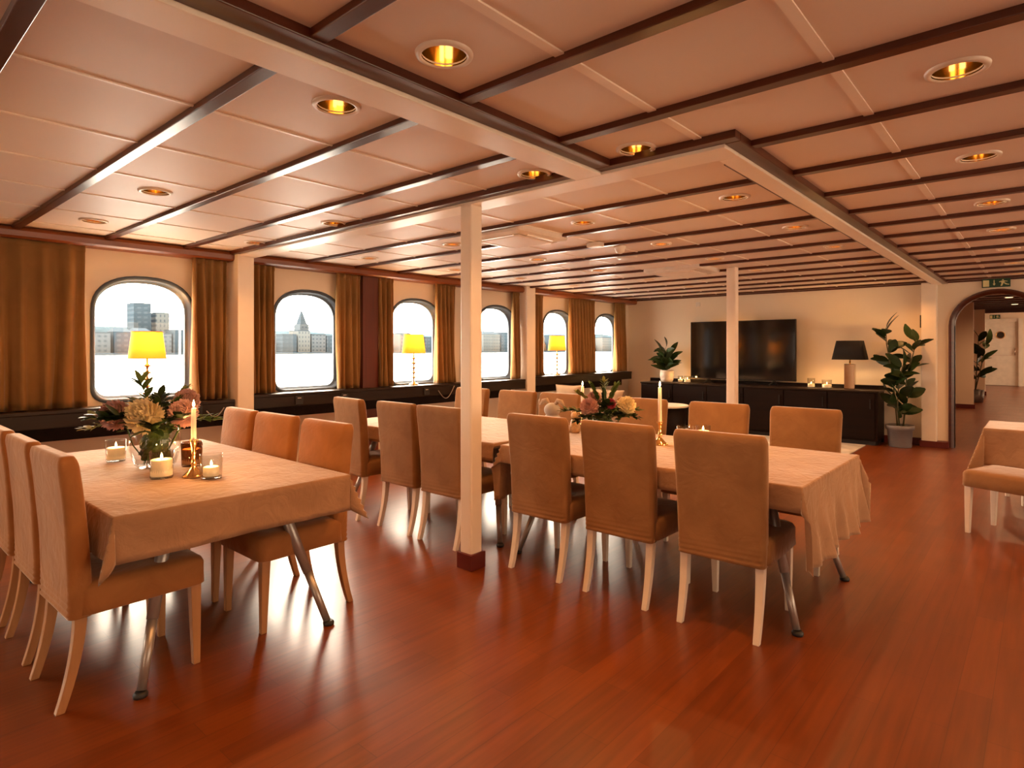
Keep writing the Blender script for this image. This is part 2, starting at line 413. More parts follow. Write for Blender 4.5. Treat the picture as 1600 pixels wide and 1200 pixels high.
# far wall with the arch
def arch(cx=5.74, hw=.47, spring=1.70, top=2.12, z0=0.0, n=24):
    pts = [(cx+hw, z0)]
    for k in range(n+1):
        a = PI*k/n; pts.append((cx+hw*math.cos(a), spring+(top-spring)*math.sin(a)))
    return pts+[(cx-hw, z0)]
ar = arch(z0=-.02)
outer = [(-.02, -.02)]+[]
outer = [(WX-.1, -.02), (5.74-.47, -.02)] + list(reversed(ar))[1:-1] + [(5.74+.47, -.02), (RX+.1, -.02), (RX+.1, 2.45), (WX-.1, 2.45)]
w = plate_with_holes(outer, [], lambda u, v, d: (u, FARY+d, v), .12)
struct(w.obj('wall_far', M['wall'], recalc=True))
A0 = arch(hw=.47, top=2.12); A1 = arch(hw=.535, top=2.185)
L = [[(u, FARY-.025, v) for u, v in A1], [(u, FARY-.025, v) for u, v in A0], [(u, FARY+.145, v) for u, v in A0], [(u, FARY+.145, v) for u, v in A1]]
L.append(L[0]); mb = MB().loops(L, False, False, closed=False)
trim(mb, M['wood'])
# corridor beyond the arch
struct(box(3.0, 5.06, 16.5, 16.62, -.1, 2.6).obj('wall_corridor_near', M['wall']))
struct(box(3.0, 5.03, 20.5, 20.62, -.1, 2.7).obj('wall_corridor_middle', M['wall']))
struct(box(3.0, 3.1, 10.5, 25, -.1, 2.7).obj('wall_corridor_left', M['wall']))
w = plate_with_holes([(10.5, -.1), (25, -.1), (25, 2.7), (10.5, 2.7)], [[(21, .7), (24, .7), (24, 2.3), (21, 2.3)]], lambda u, v, d: (8.0+d, u, v), .1)
struct(w.obj('wall_corridor_right', M['wall'], recalc=True))
struct(box(3.0, 8.1, 25, 25.1, -.1, 2.8).obj('wall_corridor_end', M['wall']))
c = MB(); c.loops([[(3, y, z), (8.1, y, z), (8.1, y, z+.05), (3, y, z+.05)] for y, z in ((10.52, 2.33), (25.1, 2.53))], smooth=False)
struct(c.obj('ceiling_corridor', M['ceil'], recalc=True))
for k in range(16):
    y = 11.1+k*.85; z = 2.33+(y-10.52)*.0137
    trim(box(3.1, 8, y, y+.07, z-.03, z+.005), M['wood'])
trim(box(5.03, 6.6, 20.5, 20.66, 2.33, 2.47), M['wood'])
trim(box(3.0, 5.09, 16.46, 16.5, .07, .17), M['plinth']); trim(box(3.0, 5.06, 20.46, 20.5, .12, .24), M['plinth'])
# corridor door with a porthole
hole = [(5.17+.10*math.cos(2*PI*k/24), 1.82+.10*math.sin(2*PI*k/24)) for k in range(24)]
d = plate_with_holes([(4.76, .21), (5.62, .21), (5.62, 2.24), (4.76, 2.24)], [hole], lambda u, v, q: (u, 24.9+q, v), .05)
dr = struct(d.obj('door_1', M['door'], recalc=True))
MB().loops([[(5.17+r*math.cos(2*PI*k/24), 24.9+y, 1.82+r*math.sin(2*PI*k/24)) for k in range(24)] for r, y in ((.12, 0), (.12, -.02), (.10, -.02), (.10, .02))], False, False).obj('porthole_ring', M['brass'], dr)
box(5.05, 5.29, 24.945, 24.96, 1.70, 1.94).obj('porthole_glass', M['tv'], dr)
box(4.80, 5.50, 24.885, 24.9, 1.16, 1.18).obj('cross_rail', M['rim'], dr)
MB().tube([(5.53, 24.88, 1.18), (5.53, 24.84, 1.2), (5.53, 24.84, 1.36), (5.53, 24.88, 1.38)], .014).obj('door_handle', M['chrome'], dr)
trim(box(4.68, 4.76, 24.86, 24.98, .2, 2.32), M['door']); trim(box(5.62, 5.72, 24.8, 24.98, .2, 2.32), M['door']); trim(box(4.68, 5.72, 24.86, 24.98, 2.24, 2.34), M['door'])

# ceiling panels cut for the downlights
BAT = [-5.765+.613*k for k in range(28) if -5.765+.613*k < 10.3]
DL = []
for y, xs in ((1.32, (.92, 2.18, 4.13, 4.75)), (2.54, (.92, 2.18, 4.13, 4.75, 5.98)), (3.76, (.92, 2.18, 3.61, 4.75, 5.96)),
              (4.99, (.92, 2.18, 3.61, 4.75, 5.95)), (6.17, (.92, 2.18, 3.61, 4.75, 5.95)), (7.40, (.92, 2.18, 3.61, 4.75, 5.95)),
              (8.62, (.92, 2.18, 3.61, 4.75, 5.95)), (9.86, (2.18, 4.75, 5.95)), (.1, (7.4, 9.0)), (1.32, (7.4,)), (3.76, (7.4, 9.2)), (6.17, (7.4, 9.2)), (-1.1, (2.2, 4.7, 7.4))):
    for x in xs: DL.append((x, y))
holes = [[(x+.078*math.cos(2*PI*k/20), y+.078*math.sin(2*PI*k/20)) for k in range(20)] for x, y in DL]
ce = plate_with_holes([(-.02, BY), (RX+.1, BY), (RX+.1, FARY+.12), (-.02, FARY+.12)], holes, lambda u, v, q: (u, v, CEIL+q), .03)
ceil_o = struct(ce.obj('ceiling', M['ceil'], recalc=True))
struct(box(-.1, RX+.1, BY-.1, FARY+.12, CEIL+.22, CEIL+.26).obj('ceiling_deck', M['wall']))
def in_cassette(y): return 3.5 < y < 4.15
for y in BAT:                                             # wooden battens across the ceiling
    h = .026
    if y < 2.6:
        trim(box(WX+.15, 4.36, y-.027, y+.027, CEIL-h, CEIL+.004), M['wood'], .003)
        trim(box(4.57, RX, y-.027, y+.027, CEIL-h, CEIL+.004), M['wood'], .003)
    elif y < 3:
        trim(box(5.20, RX, y-.027, y+.027, CEIL-h, CEIL+.004), M['wood'], .003)
    else:
        trim(box(WX+.15, 5.01, y-.025, y+.025, CEIL-h, CEIL+.004), M['wood'], .003)
        trim(box(5.20, RX, y-.027, y+.027, CEIL-h, CEIL+.004), M['wood'], .003)
trim(box(WX+.2, 5.0, FARY-.03, FARY, CEIL-.03, CEIL), M['wood']); trim(box(5.1, RX, FARY-.03, FARY, CEIL-.03, CEIL), M['wood'])
# painted beams with wooden edge strips
trim(box(4.32, 4.48, BY, 2.66, CEIL-.05, CEIL+.004), M['beam'], .004)
trim(box(4.48, 4.57, BY, 2.60, CEIL-.034, CEIL+.004), M['woody'], .004)
trim(box(WX, 5.13, 2.66, 2.83, CEIL-.05, CEIL+.004), M['beam'], .004)
trim(box(WX+.1, 4.32, 2.60, 2.66, CEIL-.034, CEIL+.004), M['wood'], .003)
trim(box(4.48, 5.20, 2.60, 2.66, CEIL-.034, CEIL+.004), M['wood'], .003)
trim(box(5.03, 5.13, 2.83, FARY, CEIL-.05, CEIL+.004), M['beam'], .004)
trim(box(5.13, 5.20, 2.66, FARY, CEIL-.036, CEIL+.004), M['woody'], .003)
trim(box(5.01, 5.03, 2.95, FARY, CEIL-.04, CEIL+.004), M['woody'])
# thin joint strips between ceiling panels
for x in (3.71, 3.08, 2.45, 1.81, 1.18, .55):
    box(x-.006, x+.006, BY, 2.60, CEIL-.006, CEIL+.002).obj('joint_strip', M['beam'], ceil_o)
for x in (5.03, 5.67, 6.9, 8.2):
    box(x-.018, x+.018, BY, 2.60 if x < 5.1 else FARY, CEIL-.006, CEIL+.002).obj('joint_strip', M['beam'], ceil_o)
for x in (4.47, 3.85, 3.22, 2.60, 1.97, 1.34, .71):
    box(x-.008, x+.008, 2.83, FARY, CEIL-.006, CEIL+.002).obj('joint_strip', M['beam'], ceil_o)

# cornice, pillars, pilaster, skirting
for y0, y1 in ((BY, 2.64), (2.80, 7.02), (7.22, FARY)):
    mb = MB(); pr = [(WX, 2.235), (WX+.16, 2.235), (WX+.185, 2.25), (WX+.19, 2.29), (WX+.175, 2.315), (WX+.15, CEIL), (WX, CEIL)]
    mb.loops([[(x, y, z) for x, z in pr] for y in (y0, y1)], smooth=False); trim(mb, M['cornice'])
trim(box(WX, .36, 2.64, 2.80, 0, CEIL), M['beam'], .006)
trim(box(WX, .34, 7.02, 7.22, 0, CEIL), M['beam'], .006)
trim(box(WX, .20, 4.18, 4.40, 0, 2.24), M['woodz'], .004)
trim(box(3.43, 3.53, 2.655, 2.755, .09, CEIL-.045), M['beam'], .012)
trim(box(3.415, 3.545, 2.64, 2.77, 0, .10), M['plinth'], .004)
trim(box(3.42, 3.53, 6.95, 7.05, 0, CEIL-.0), M['beam'], .012)
trim(box(3.41, 3.54, 6.94, 7.06, 0, .10), M['plinth'], .004)
trim(box(4.90, 5.08, 10.26, FARY, 0, CEIL-.02), M['beam'], .01)
struct(box(WX, WX+.02, BY, FARY, 0, .10).obj('baseboard_left', M['plinth']))
struct(box(.1, 4.9, FARY-.02, FARY, 0, .10).obj('baseboard_far', M['plinth']))
struct(box(4.885, 5.215, 10.24, FARY, 0, .085).obj('baseboard_column', M['plinth']))

# ------------------------------------------------------------------ downlights
def col_name(x, y):
    if x < 1.5: return 'in the row nearest the windows'
    if x < 3: return 'in second row from the windows'
    if x < 3.9: return 'in the row above the white pillars'
    if x < 4.4: return 'just left of painted beam'
    if x < 5: return 'in the row left of the long beam' if y > 2.7 else 'just right of painted beam'
    return 'in the archway row' if x < 6.5 else 'towards the right wall'
ROWS = [1.32, 2.54, 3.76, 4.99, 6.17, 7.40, 8.62, 9.86]
RN = {1.32: 'closest to the viewer', 2.54: 'level with front white beam', 3.76: 'level with air conditioning', 4.99: 'level with the smoke detector',
      6.17: 'level with second vent', 7.40: 'just beyond second vent', 8.62: 'second from the far wall', 9.86: 'nearest the far wall', .1: 'beside the viewer', -1.1: 'behind the viewer'}
proto_dl = thing('ceiling_downlight', 'x', 'ceiling light', (0, 0, CEIL))
MB().loops([rr for rr in [[(r*math.cos(2*PI*k/28), r*math.sin(2*PI*k/28), z) for k in range(28)] for r, z in ((.094, .0), (.092, -.008), (.082, -.012), (.074, -.010), (.073, .004))]], False, False).obj('rim', M['rim'], proto_dl)
MB().loops([[(r*math.cos(2*PI*k/28), r*math.sin(2*PI*k/28), z) for k in range(28)] for r, z in ((.0735, -.006), (.072, .05), (.066, .10), (.05, .135), (.02, .142))], False, True).obj('reflector', M['gold'], proto_dl)
MB().tube([(-.016, 0, .13), (-.016, 0, .045)], .009, 10).tube([(.016, 0, .13), (.016, 0, .045)], .009, 10).obj('bulb', M['bulbd'], proto_dl)
used = False
for x, y in DL:
    lab = 'brass downlight %s, %s' % (col_name(x, y), RN[y])
    if x >= 9: lab += ', further out'
    if y == -1.1: lab = 'recessed brass downlight behind the viewer, %s' % col_name(x, y)
    if not used: proto_dl.location = (x, y, CEIL); proto_dl['label'] = lab; proto_dl['group'] = 'recessed downlights'; used = True
    else: dup(proto_dl, (x, y, CEIL), 0, lab)
    l = light('downlight_beam', 'SPOT', (x, y, CEIL-.03), SPOT_W, WARM, spot_size=math.radians(130), spot_blend=1, shadow_soft_size=.035)

cdl = None
for y, x, nm in ((12.6, 5.7, 'first'), (15.2, 5.7, 'second'), (18.4, 5.7, 'third'), (22.2, 5.6, 'last')):  # lights added to brighten the dark corridor walls
    zc = 2.33+(y-10.52)*.0137; lab = 'small round added fill light in the corridor beyond the arch, %s one' % nm
    if cdl is None:
        cdl = thing('corridor_fill_light', lab, 'ceiling light', (x, y, zc), 0, 'added corridor fill lights')
        MB().lathe([(.09, .0), (.088, -.012), (.07, -.016)], 28).obj('rim', M['rim'], cdl); MB().lathe([(.066, -.015), (.06, -.019)], 24).obj('diffuser', M['bulbd'], cdl)
    else: dup(cdl, (x, y, zc), 0, lab)
    light('corridor_fill_beam', 'SPOT', (x, y, zc-.05), 60, (1, .52, .25), spot_size=math.radians(165), spot_blend=1, shadow_soft_size=.05)

# ceiling fittings
def cassette(x0, x1, y0, y1, lab):
    t = thing('ceiling_vent', lab, 'air vent', ((x0+x1)/2, (y0+y1)/2, CEIL)); w_, d_ = x1-x0, y1-y0
    L = [rrect(w_*a, d_*a, .05*a, 4, 0, 0, z) for a, z in ((1, 0), (1, -.03), (.97, -.045), (.80, -.058), (.78, -.05))]
    MB().loops(L, True, True, False).obj('housing', M['white'], t, recalc=True)
    box(-w_*.33, w_*.33, -d_*.33, d_*.33, -.068, -.05).obj('centre_panel', M['ceil'], t, bevel=.01)
    for a in range(4):
        m = Matrix.Rotation(a*PI/2, 4, 'Z')
        MB().box(-w_*.28, w_*.28, d_*.35, d_*.385, -.064, -.052, m).obj('louvre', M['beam'], t)
cassette(2.62, 3.22, 3.47, 4.13, 'white square air conditioning cassette in the ceiling beside the near pillar')
cassette(2.60, 3.32, 6.45, 7.05, 'flat white ceiling vent panel before the far pillar')
t = thing('smoke_detector', 'domed smoke detector hanging on a small bracket below the ceiling', 'smoke detector', (3.26, 4.86, CEIL))
MB().lathe([(.055, 0), (.055, -.02), (.045, -.03), (.04, -.055), (.02, -.07)], 20).obj('detector_head', M['white'], t)
MB().tube([(-.16, -.16, -.008), (-.02, -.02, -.008)], .008).obj('cable_conduit', M['white'], t)
tag(box(3.13, 3.27, 4.50, 4.58, CEIL-.045, CEIL-.005).obj('junction_box', M['white'], bevel=.008), 'small white junction box on a ceiling batten', 'junction box')
t = thing('ceiling_speaker', 'flat round white ceiling disc behind the smoke detector', 'ceiling disc', (3.0, 5.42, CEIL))
MB().lathe([(.11, 0), (.11, -.012), (.09, -.03), (.06, -.035)], 28).obj('cover', M['white'], t)

# ------------------------------------------------------------------ window shelf and its fittings
def shelf(y0, y1, z, lab, a0=None, a1=None):
    t = thing('window_shelf', lab, 'shelf', (WX, y0, 0))
    n = y1-y0
    MB().box(0, .22, 0, n, z-.03, z).obj('shelf_board', M['dark'], t, bevel=.004)
    MB().box(.19, .215, 0, n, z-.14, z-.03).obj('front_board', M['dark'], t, bevel=.003)
    a0 = 0 if a0 is None else a0-y0; a1 = n if a1 is None else a1-y0
    MB().box(0, .15, a0, a1, z-.25, z-.03).obj('apron', M['black'], t, bevel=.004)
shelf(BY, 2.63, .89, 'dark wooden shelf under the nearest window, left of the first wall pillar')
shelf(2.81, 7.01, .92, 'long dark wooden shelf under the three middle windows', 2.81, 6.75)
shelf(7.23, 10.15, .95, 'dark wooden shelf under the last two windows near the far wall', 7.23, 9.9)
def socket(y, z, lab, w=.09):
    t = thing('power_socket', lab, 'socket', (WX+.218, y, z), 0, 'sockets on the window shelf')
    box(0, .012, -w/2, w/2, -.045, .045).obj('socket_plate', M['rubber'], t, bevel=.004)
    box(.012, .014, -.02, .02, .02, .026).obj('marking', M['white'], t)
    return t
sk1 = socket(2.28, .815, 'black socket on the nearest window shelf beside the looped cord')
socket(3.30, .84, 'black socket on the middle shelf just right of the first wall pillar')
socket(3.85, .84, 'black socket on the middle shelf below the second window')
sk2 = socket(5.05, .84, 'black socket on the middle shelf below the second yellow lamp')
def cord(pts, par):
    o = MB().tube(pts, .005, 6).obj('power_cord', M['cable'], par); o.matrix_parent_inverse = Matrix.Translation(-par.location); o['label'] = 'grey looped power cord'
cord([(WX+.235, 2.36+.16*k/10, .80-.07*math.sin(PI*k/10)+.02*k/10) for k in range(11)], sk1)
cord([(WX+.235, 5.24+.28*k/10, .84-.13*math.sin(PI*k/10)+.05*k/10) for k in range(11)], sk2)

# ------------------------------------------------------------------ curtains
def curtain(y0, y1, z0, lab, pleats, seed, flare=0, tie=0):
    rnd = random.Random(seed); nu = pleats*10; nv = 22; mb = MB(); t = thing('curtain', lab, 'curtain', (WX+.10, (y0+y1)/2, z0), 0, 'velvet curtains along the sea windows')
    H = 2.245-z0; wd = y1-y0
    ph = [rnd.uniform(.7, 1.3) for _ in range(pleats+2)]
    L = []
    for j in range(nv+1):
        v = j/nv; row = []
        for i in range(nu+1):
            u = i/nu; k = u*pleats; p0 = int(min(k, pleats-1)); amp = (ph[p0]*(1-(k-p0))+ph[p0+1]*(k-p0))
            a = k*2*PI + .6*math.sin(3*v+seed+p0)*v
            A = (.024+.040*v)*amp; 
            if v < .06: A *= .75
            x = A*math.sin(a) + .012*math.sin(a*2.3+seed)*v
            yy = (u-.5)*wd*(1+flare*v*v) + .012*math.sin(a*.5+4*v+seed)*v
            row.append((x, yy, H*(1-v)+.006*math.sin(a)*(v > .97)))
        L.append(row)
    mb.loops(L, False, False, closed=False)
    o = mb.obj('drape', M['curtain'], t); sd = o.modifiers.new('solid', 'SOLIDIFY'); sd.thickness = .004; sd.offset = 0
    hb = MB(); L = [[(.018*math.sin(i/nu*pleats*2*PI)+.006*s_, (i/nu-.5)*wd, z) for i in range(nu+1)] for s_, z in ((-1, H-.07), (1, H-.05), (1, H-.005), (-1, H))]
    h = hb.loops(L, False, False, closed=False).obj('heading_tape', M['curtain'], t); h.modifiers.new('solid', 'SOLIDIFY').thickness = .004
CUR = [(-.25, 1.44, .895, 'wide ochre velvet curtain left of the nearest window', 11), (2.28, 2.60, .895, 'ochre velvet curtain between the nearest window and the first wall pillar', 4),
 (2.83, 3.09, .925, 'ochre velvet curtain just right of the first wall pillar', 4), (3.82, 4.14, .925, 'ochre velvet curtain right of the second window, left of the wooden pilaster', 4),
 (4.40, 4.62, .925, 'ochre velvet curtain just right of the wooden pilaster', 3), (5.30, 5.66, .925, 'ochre velvet curtain right of the third window, left of the near pillar', 5),
 (5.88, 6.12, .925, 'narrow ochre velvet curtain seen just right of the near white pillar', 3), (6.84, 7.00, .925, 'ochre velvet curtain left of the second wall pillar', 4),
 (7.24, 7.58, .955, 'ochre velvet curtain just right of the second wall pillar', 4), (8.28, 9.06, .955, 'ochre velvet double curtain between the last two windows', 9),
 (9.72, 10.12, .955, 'ochre velvet curtain by the far corner, right of the last window', 5)]
for i, (a, b, z, lab, pl) in enumerate(CUR): curtain(a, b, z, lab, pl, i+1)

# ------------------------------------------------------------------ chairs
def chair_proto(name, label, legmat, fab):
    t = thing(name, label, 'chair')
    # seat: upholstered block with a soft crown, skirt hanging over the rails
    L = []
    for z, a in ((.352, -.004), (.356, .002), (.40, 0), (.445, 0), (.462, -.008), (.472, -.025), (.476, -.06), (.479, -.12)):
        L.append(rrect(.455+2*a, .47+2*a, max(.02, .045+a*.2), 5, 0, .02, z))
    L = [[(x*(1+.05*(y+.2)), y, z - (.012*(1-abs(x)/.23) if i < 2 and False else 0)) for x, y, z in lp] for i, lp in enumerate(L)]
    MB().loops(L).obj('seat', fab, t)
    # backrest: tall slab leaning back a little, rounded at the top, cover ends below the seat
    L = []; N = 56
    for k in range(N+1):
        v = (k/N)**1.3; z = .345+.625*v; w_ = .428+.034*v; th_ = .085-.015*v
        yc = -.205-.042*v*v-.004*v; e = 0
        if v > .93: e = .5*(v-.93)/.07
        lp = rrect(w_-.05*e*e*2, th_*(1-.55*e*e*2), .026*(1-.4*e), 4, 0, yc, z)
        m_ = math.exp(-(v/.13)**2)
        lp = [(x, y-(.0035*math.sin(z*260+x*7+1.5*math.sin(x*14))*m_+.0025*noise.noise(Vector((x*9, z*6, 2)))) if y < yc else y, zq) for x, y, zq in lp]
        L.append(lp)
    L.append(rrect(.40, .02, .009, 4, 0, -.251, .973))
    MB().loops(L).obj('backrest', fab, t)
    # legs
    for sx in (-1, 1):
        F = []
        for z, s_, yo in ((.355, .044, .215), (0, .028, .222)): F.append([(sx*.195+a*s_/2, yo+b*s_/2, z) for a, b in ((-1,-1),(1,-1),(1,1),(-1,1))])
        MB().loops(F, smooth=False).obj('leg', legmat, t, bevel=.003, recalc=True)
        F = []
        for k in range(9):
            v = k/8; z = .36*(1-v); s_ = .042-.012*v; yo = -.205-.065*v**1.8
            F.append([(sx*.188+a*s_/2, yo+b*s_/2, z) for a, b in ((-1,-1),(1,-1),(1,1),(-1,1))])
        MB().loops(F, smooth=False).obj('leg', legmat, t, bevel=.003, recalc=True)
    return t
def chairs(proto, lst, group):
    for i, (x, y, a, lab) in enumerate(lst):
        if i == 0: proto.location = (x, y, 0); proto.rotation_euler = (0, 0, a); proto['label'] = lab; proto['group'] = group
        else: dup(proto, (x, y, 0), a, lab, group)
cn = chair_proto('dining_chair', 'x', M['legn'], M['velvet'])
chairs(cn, [(3.21, .855, .02, 'wooden-legged beige velvet chair nearest the viewer at the candlelit left table'),
 (2.67, .855, 0, 'beige velvet wooden-legged chair, middle one along the near side of the left table'),
 (2.12, .855, 0, 'beige velvet wooden-legged chair cut off by the left picture edge'),
 (3.16, 1.63, PI, 'wooden-legged velvet chair on window side of left table, nearest the near pillar'),
 (2.60, 1.63, PI+.02, 'wooden-legged velvet chair on window side of left table, middle of three'),
 (2.09, 1.63, PI-.05, 'wooden-legged velvet chair on window side of left table, leftmost of three')], 'velvet chairs with wooden legs around the left table')
cw = chair_proto('dining_chair', 'x', M['legw'], M['velvet2'])
chairs(cw, [(5.0, 3.135, .03, 'white-legged velvet chair, back to viewer, rightmost on the long table near side'),
 (4.43, 3.135, 0, 'white-legged velvet chair, back to viewer, middle of three right of near pillar'),
 (3.865, 3.135, 0, 'white-legged velvet chair, back to viewer, first one right of near pillar'),
 (2.99, 3.125, .0, 'white-legged velvet chair, back to viewer, partly hidden by the near pillar'),
 (2.50, 3.13, -.02, 'white-legged velvet chair, back to viewer, second to the left of near pillar'),
 (1.90, 3.12, -.10, 'white-legged velvet chair, back to viewer, at the long table left end'),
 (4.97, 4.21, PI, 'white-legged velvet chair facing the viewer across the long table, rightmost'),
 (4.36, 4.21, PI, 'white-legged velvet chair facing the viewer across the long table, before the television'),
 (3.71, 4.21, PI, 'white-legged velvet chair facing the viewer, half hidden behind the flower arrangement'),
 (2.88, 4.21, PI, 'white-legged velvet chair facing the viewer, between the plush toy and the sofa cushions'),
 (2.36, 4.21, PI, 'white-legged velvet chair facing the viewer, first one visible right of the near pillar'),
 (1.74, 4.21, PI, 'white-legged velvet chair facing the viewer, mostly hidden behind the near pillar'),
 (6.05, 5.78, 1.22, 'white-legged velvet chair at the right edge, turned sideways beside the small table'),
 (6.22, 7.20, 1.9, 'white-legged velvet chair mostly hidden behind the small right-hand table')], 'velvet chairs with white legs')

# ------------------------------------------------------------------ tables and cloths
def table(x0, x1, y0, y1, lab, H=.72, ins=.13):
    t = thing('dining_table', lab, 'table', ((x0+x1)/2, (y0+y1)/2, 0)); a, b = (x1-x0)/2, (y1-y0)/2
    box(-a+.01, a-.01, -b+.01, b-.01, H-.025, H).obj('tabletop', M['legw'], t, bevel=.004)
    for sx in (-1, 1):
        for sy in (-1, 1):
            top = Vector((sx*(a-.24), sy*(b-.28), H-.03)); ft = Vector((sx*(a-.03), sy*(b-.10), .0)); mid = top.lerp(ft, .62)
            low = top.lerp(ft, .975)
            lg = MB().tube([top, top.lerp(ft, .3), mid], [.029, .027, .023], 14).obj('leg', M['metal'], t)
            MB().tube([mid, top.lerp(ft, .97)], [.020, .018], 14).obj('lower_tube', M['metal'], lg)
            MB().lathe([(.026, 0), (.028, .012), (.020, .022)], 16, (ft.x, ft.y, 0)).obj('foot', M['rubber'], lg)
    return t
def cloth(x0, x1, y0, y1, ov, lab, z=.735, seed=0, fold=.34):
    """square cloth laid over a table: ov = overhang on (-x,+x,-y,+y)"""
    a, b, c, d = ov; du = .03; mb = MB()
    def axis(lo, hi, o0, o1):
        n0 = max(4, int(o0/.022)); n1 = max(4, int(o1/.022)); nm = int((hi-lo)/.025)
        return [lo-o0*(n0-i)/n0 for i in range(n0)]+[lo-.003, lo, lo+.003]+[lo+(hi-lo)*i/nm for i in range(1, nm)]+[hi-.003, hi, hi+.003]+[hi+o1*(i+1)/n1 for i in range(n1)]
    U = axis(x0, x1, a, b); V = axis(y0, y1, c, d); rr = .012
    rows = []
    for v in V:
        row = []
        for u in U:
            cx = min(max(u, x0), x1); cy = min(max(v, y0), y1); ex, ey = u-cx, v-cy; e = math.hypot(ex, ey)
            if e < 1e-6:
                n1 = noise.noise(Vector((u*2.2, v*2.6, seed))); n2 = noise.noise(Vector((u*7, v*3, seed+5)))
                edge = min(u-x0, x1-u, v-y0, y1-v); f = min(1, edge/.08)
                n3 = noise.noise(Vector((u*3+v*5, v*14-u*4, seed+9)))
                row.append((u, v, z+(.0022*abs(n1)+.0020*n2+.0016*abs(n3))*f+.001)); continue
            nx, ny = ex/e, ey/e
            corner = abs(ex) > 1e-6 and abs(ey) > 1e-6
            drop = e
            if corner:
                tq = math.atan2(abs(ey), abs(ex))/(PI/2); q = max(0, 1-abs(tq-.5)*2)
                k = .06+fold*q**1.6; ro = e*k+.003
                row.append((cx+nx*ro, cy+ny*ro, z-math.sqrt(max(e*e-ro*ro, 0))))
            else:
                s_ = cx if abs(ey) > 1e-6 else cy
                wv = (.5+.5*math.sin(s_*13+seed)+.4*math.sin(s_*37+seed*2))*.028*(e/.3)**1.5
                off = .003+.06*e+wv*min(1, .2+max(0, (e-.1)/.2))
                zz = z-e*.998 + (.004*math.sin(s_*5+seed))*(e/.2)
                row.append((cx+nx*off, cy+ny*off, zz))
        rows.append(row)
    mb.loops(rows, False, False, closed=False)
    o = mb.obj('tablecloth', M['cloth']); md = o.modifiers.new('solid', 'SOLIDIFY'); md.thickness = .003; md.offset = 1
    o.data.flip_normals() if o.data.polygons[len(o.data.polygons)//2].normal.z < 0 else None
    return tag(o, lab, 'tablecloth', 'beige velvet tablecloths')
TZ = .735
table(1.68, 3.54, .73, 1.77, 'dining table with angled grey metal legs under the candlelit left cloth')
cloth(1.68, 3.54, .73, 1.77, (.19, .175, .17, .17), 'beige velvet cloth on the left table with flowers and four votive candles', seed=1)
table(1.50, 3.38, 3.02, 4.10, 'left half of the long dining table with angled grey legs, behind the near pillar')
cloth(1.50, 3.40, 3.00, 4.12, (.15, .02, .115, .12), 'beige velvet cloth over the left half of the long table', seed=2)
table(3.50, 5.34, 3.00, 4.12, 'right half of the long dining table with angled grey metal legs')
cloth(3.48, 5.36, 2.99, 4.13, (.36, .38, .115, .13), 'beige velvet cloth hanging low over the right end of the long table', seed=3)
# small table at the right edge
t = thing('side_table', 'small cloth-covered table at the right edge with a round metal pedestal base', 'table', (6.35, 6.55, 0))
box(-.5, .5, -.33, .33, .695, .72).obj('tabletop', M['legw'], t)
MB().lathe([(.24, 0), (.24, .012), (.20, .022), (.05, .04), (.03, .06), (.03, .69)], 28).obj('pedestal', M['chrome'], t)
cloth(5.84, 6.86, 6.20, 6.88, (.30, .30, .30, .30), 'pale beige cloth on the small table at the right edge', seed=4)

# ------------------------------------------------------------------ table lamps
def lamp(y, z, lab, first=None):
    if first: return dup(first, (WX+.115, y, z), 0, lab)
    t = thing('table_lamp', lab, 'lamp', (WX+.115, y, z), 0, 'yellow lamps on the window shelves')
    prof = [(.062, 0), (.062, .008), (.050, .016), (.030, .026), (.016, .04), (.011, .06)]
    zz = .06
    for k, rr in enumerate((.036, .028, .034, .042, .030)):
        prof += [(.010, zz+.012), (.012, zz+.024), (rr, zz+.036), (rr*.96, zz+.041), (.016, zz+.047), (.009, zz+.058)]; zz += .060
    prof += [(.008, zz+.02), (.007, .42)]
    MB().lathe(prof, 24).obj('lamp_base', M['brass'], t)
    L = [[(r*math.cos(2*PI*k/40), r*math.sin(2*PI*k/40), zz2) for k in range(40)] for r, zz2 in ((.150, .40), (.120, .64))]
    s_ = MB().loops(L, False, False).obj('lamp_shade', M['shade'], t)
    for r, z2 in ((.151, .40), (.121, .636)):
        MB().loops([[(rr*math.cos(2*PI*k/40), rr*math.sin(2*PI*k/40), zq) for k in range(40)] for rr, zq in ((r-.002, z2), (r+.001, z2), (r+.001, z2+.006), (r-.002, z2+.006), (r-.002, z2))], False, False).obj('shade_trim', M['shade'], s_)
    MB().sphere((0, 0, .50), .028).obj('bulb', M['bulb'], t)
    MB().tube([(0, 0, .41), (0, 0, .475)], .012).obj('socket', M['brass'], t)
    return t
l1 = lamp(1.90, .892, 'yellow-shaded brass table lamp on the shelf before the nearest window')
lamp(4.93, .922, 'yellow-shaded brass table lamp before the third window', l1)
lamp(7.93, .952, 'yellow-shaded brass table lamp before the fifth window near the far corner', l1)
for y, z in ((1.90, 1.39), (4.93, 1.42), (7.93, 1.45)):
    light('lamp_glow', 'POINT', (WX+.115, y, z+.055), LAMP_W, (1, .55, .20), shadow_soft_size=.03)

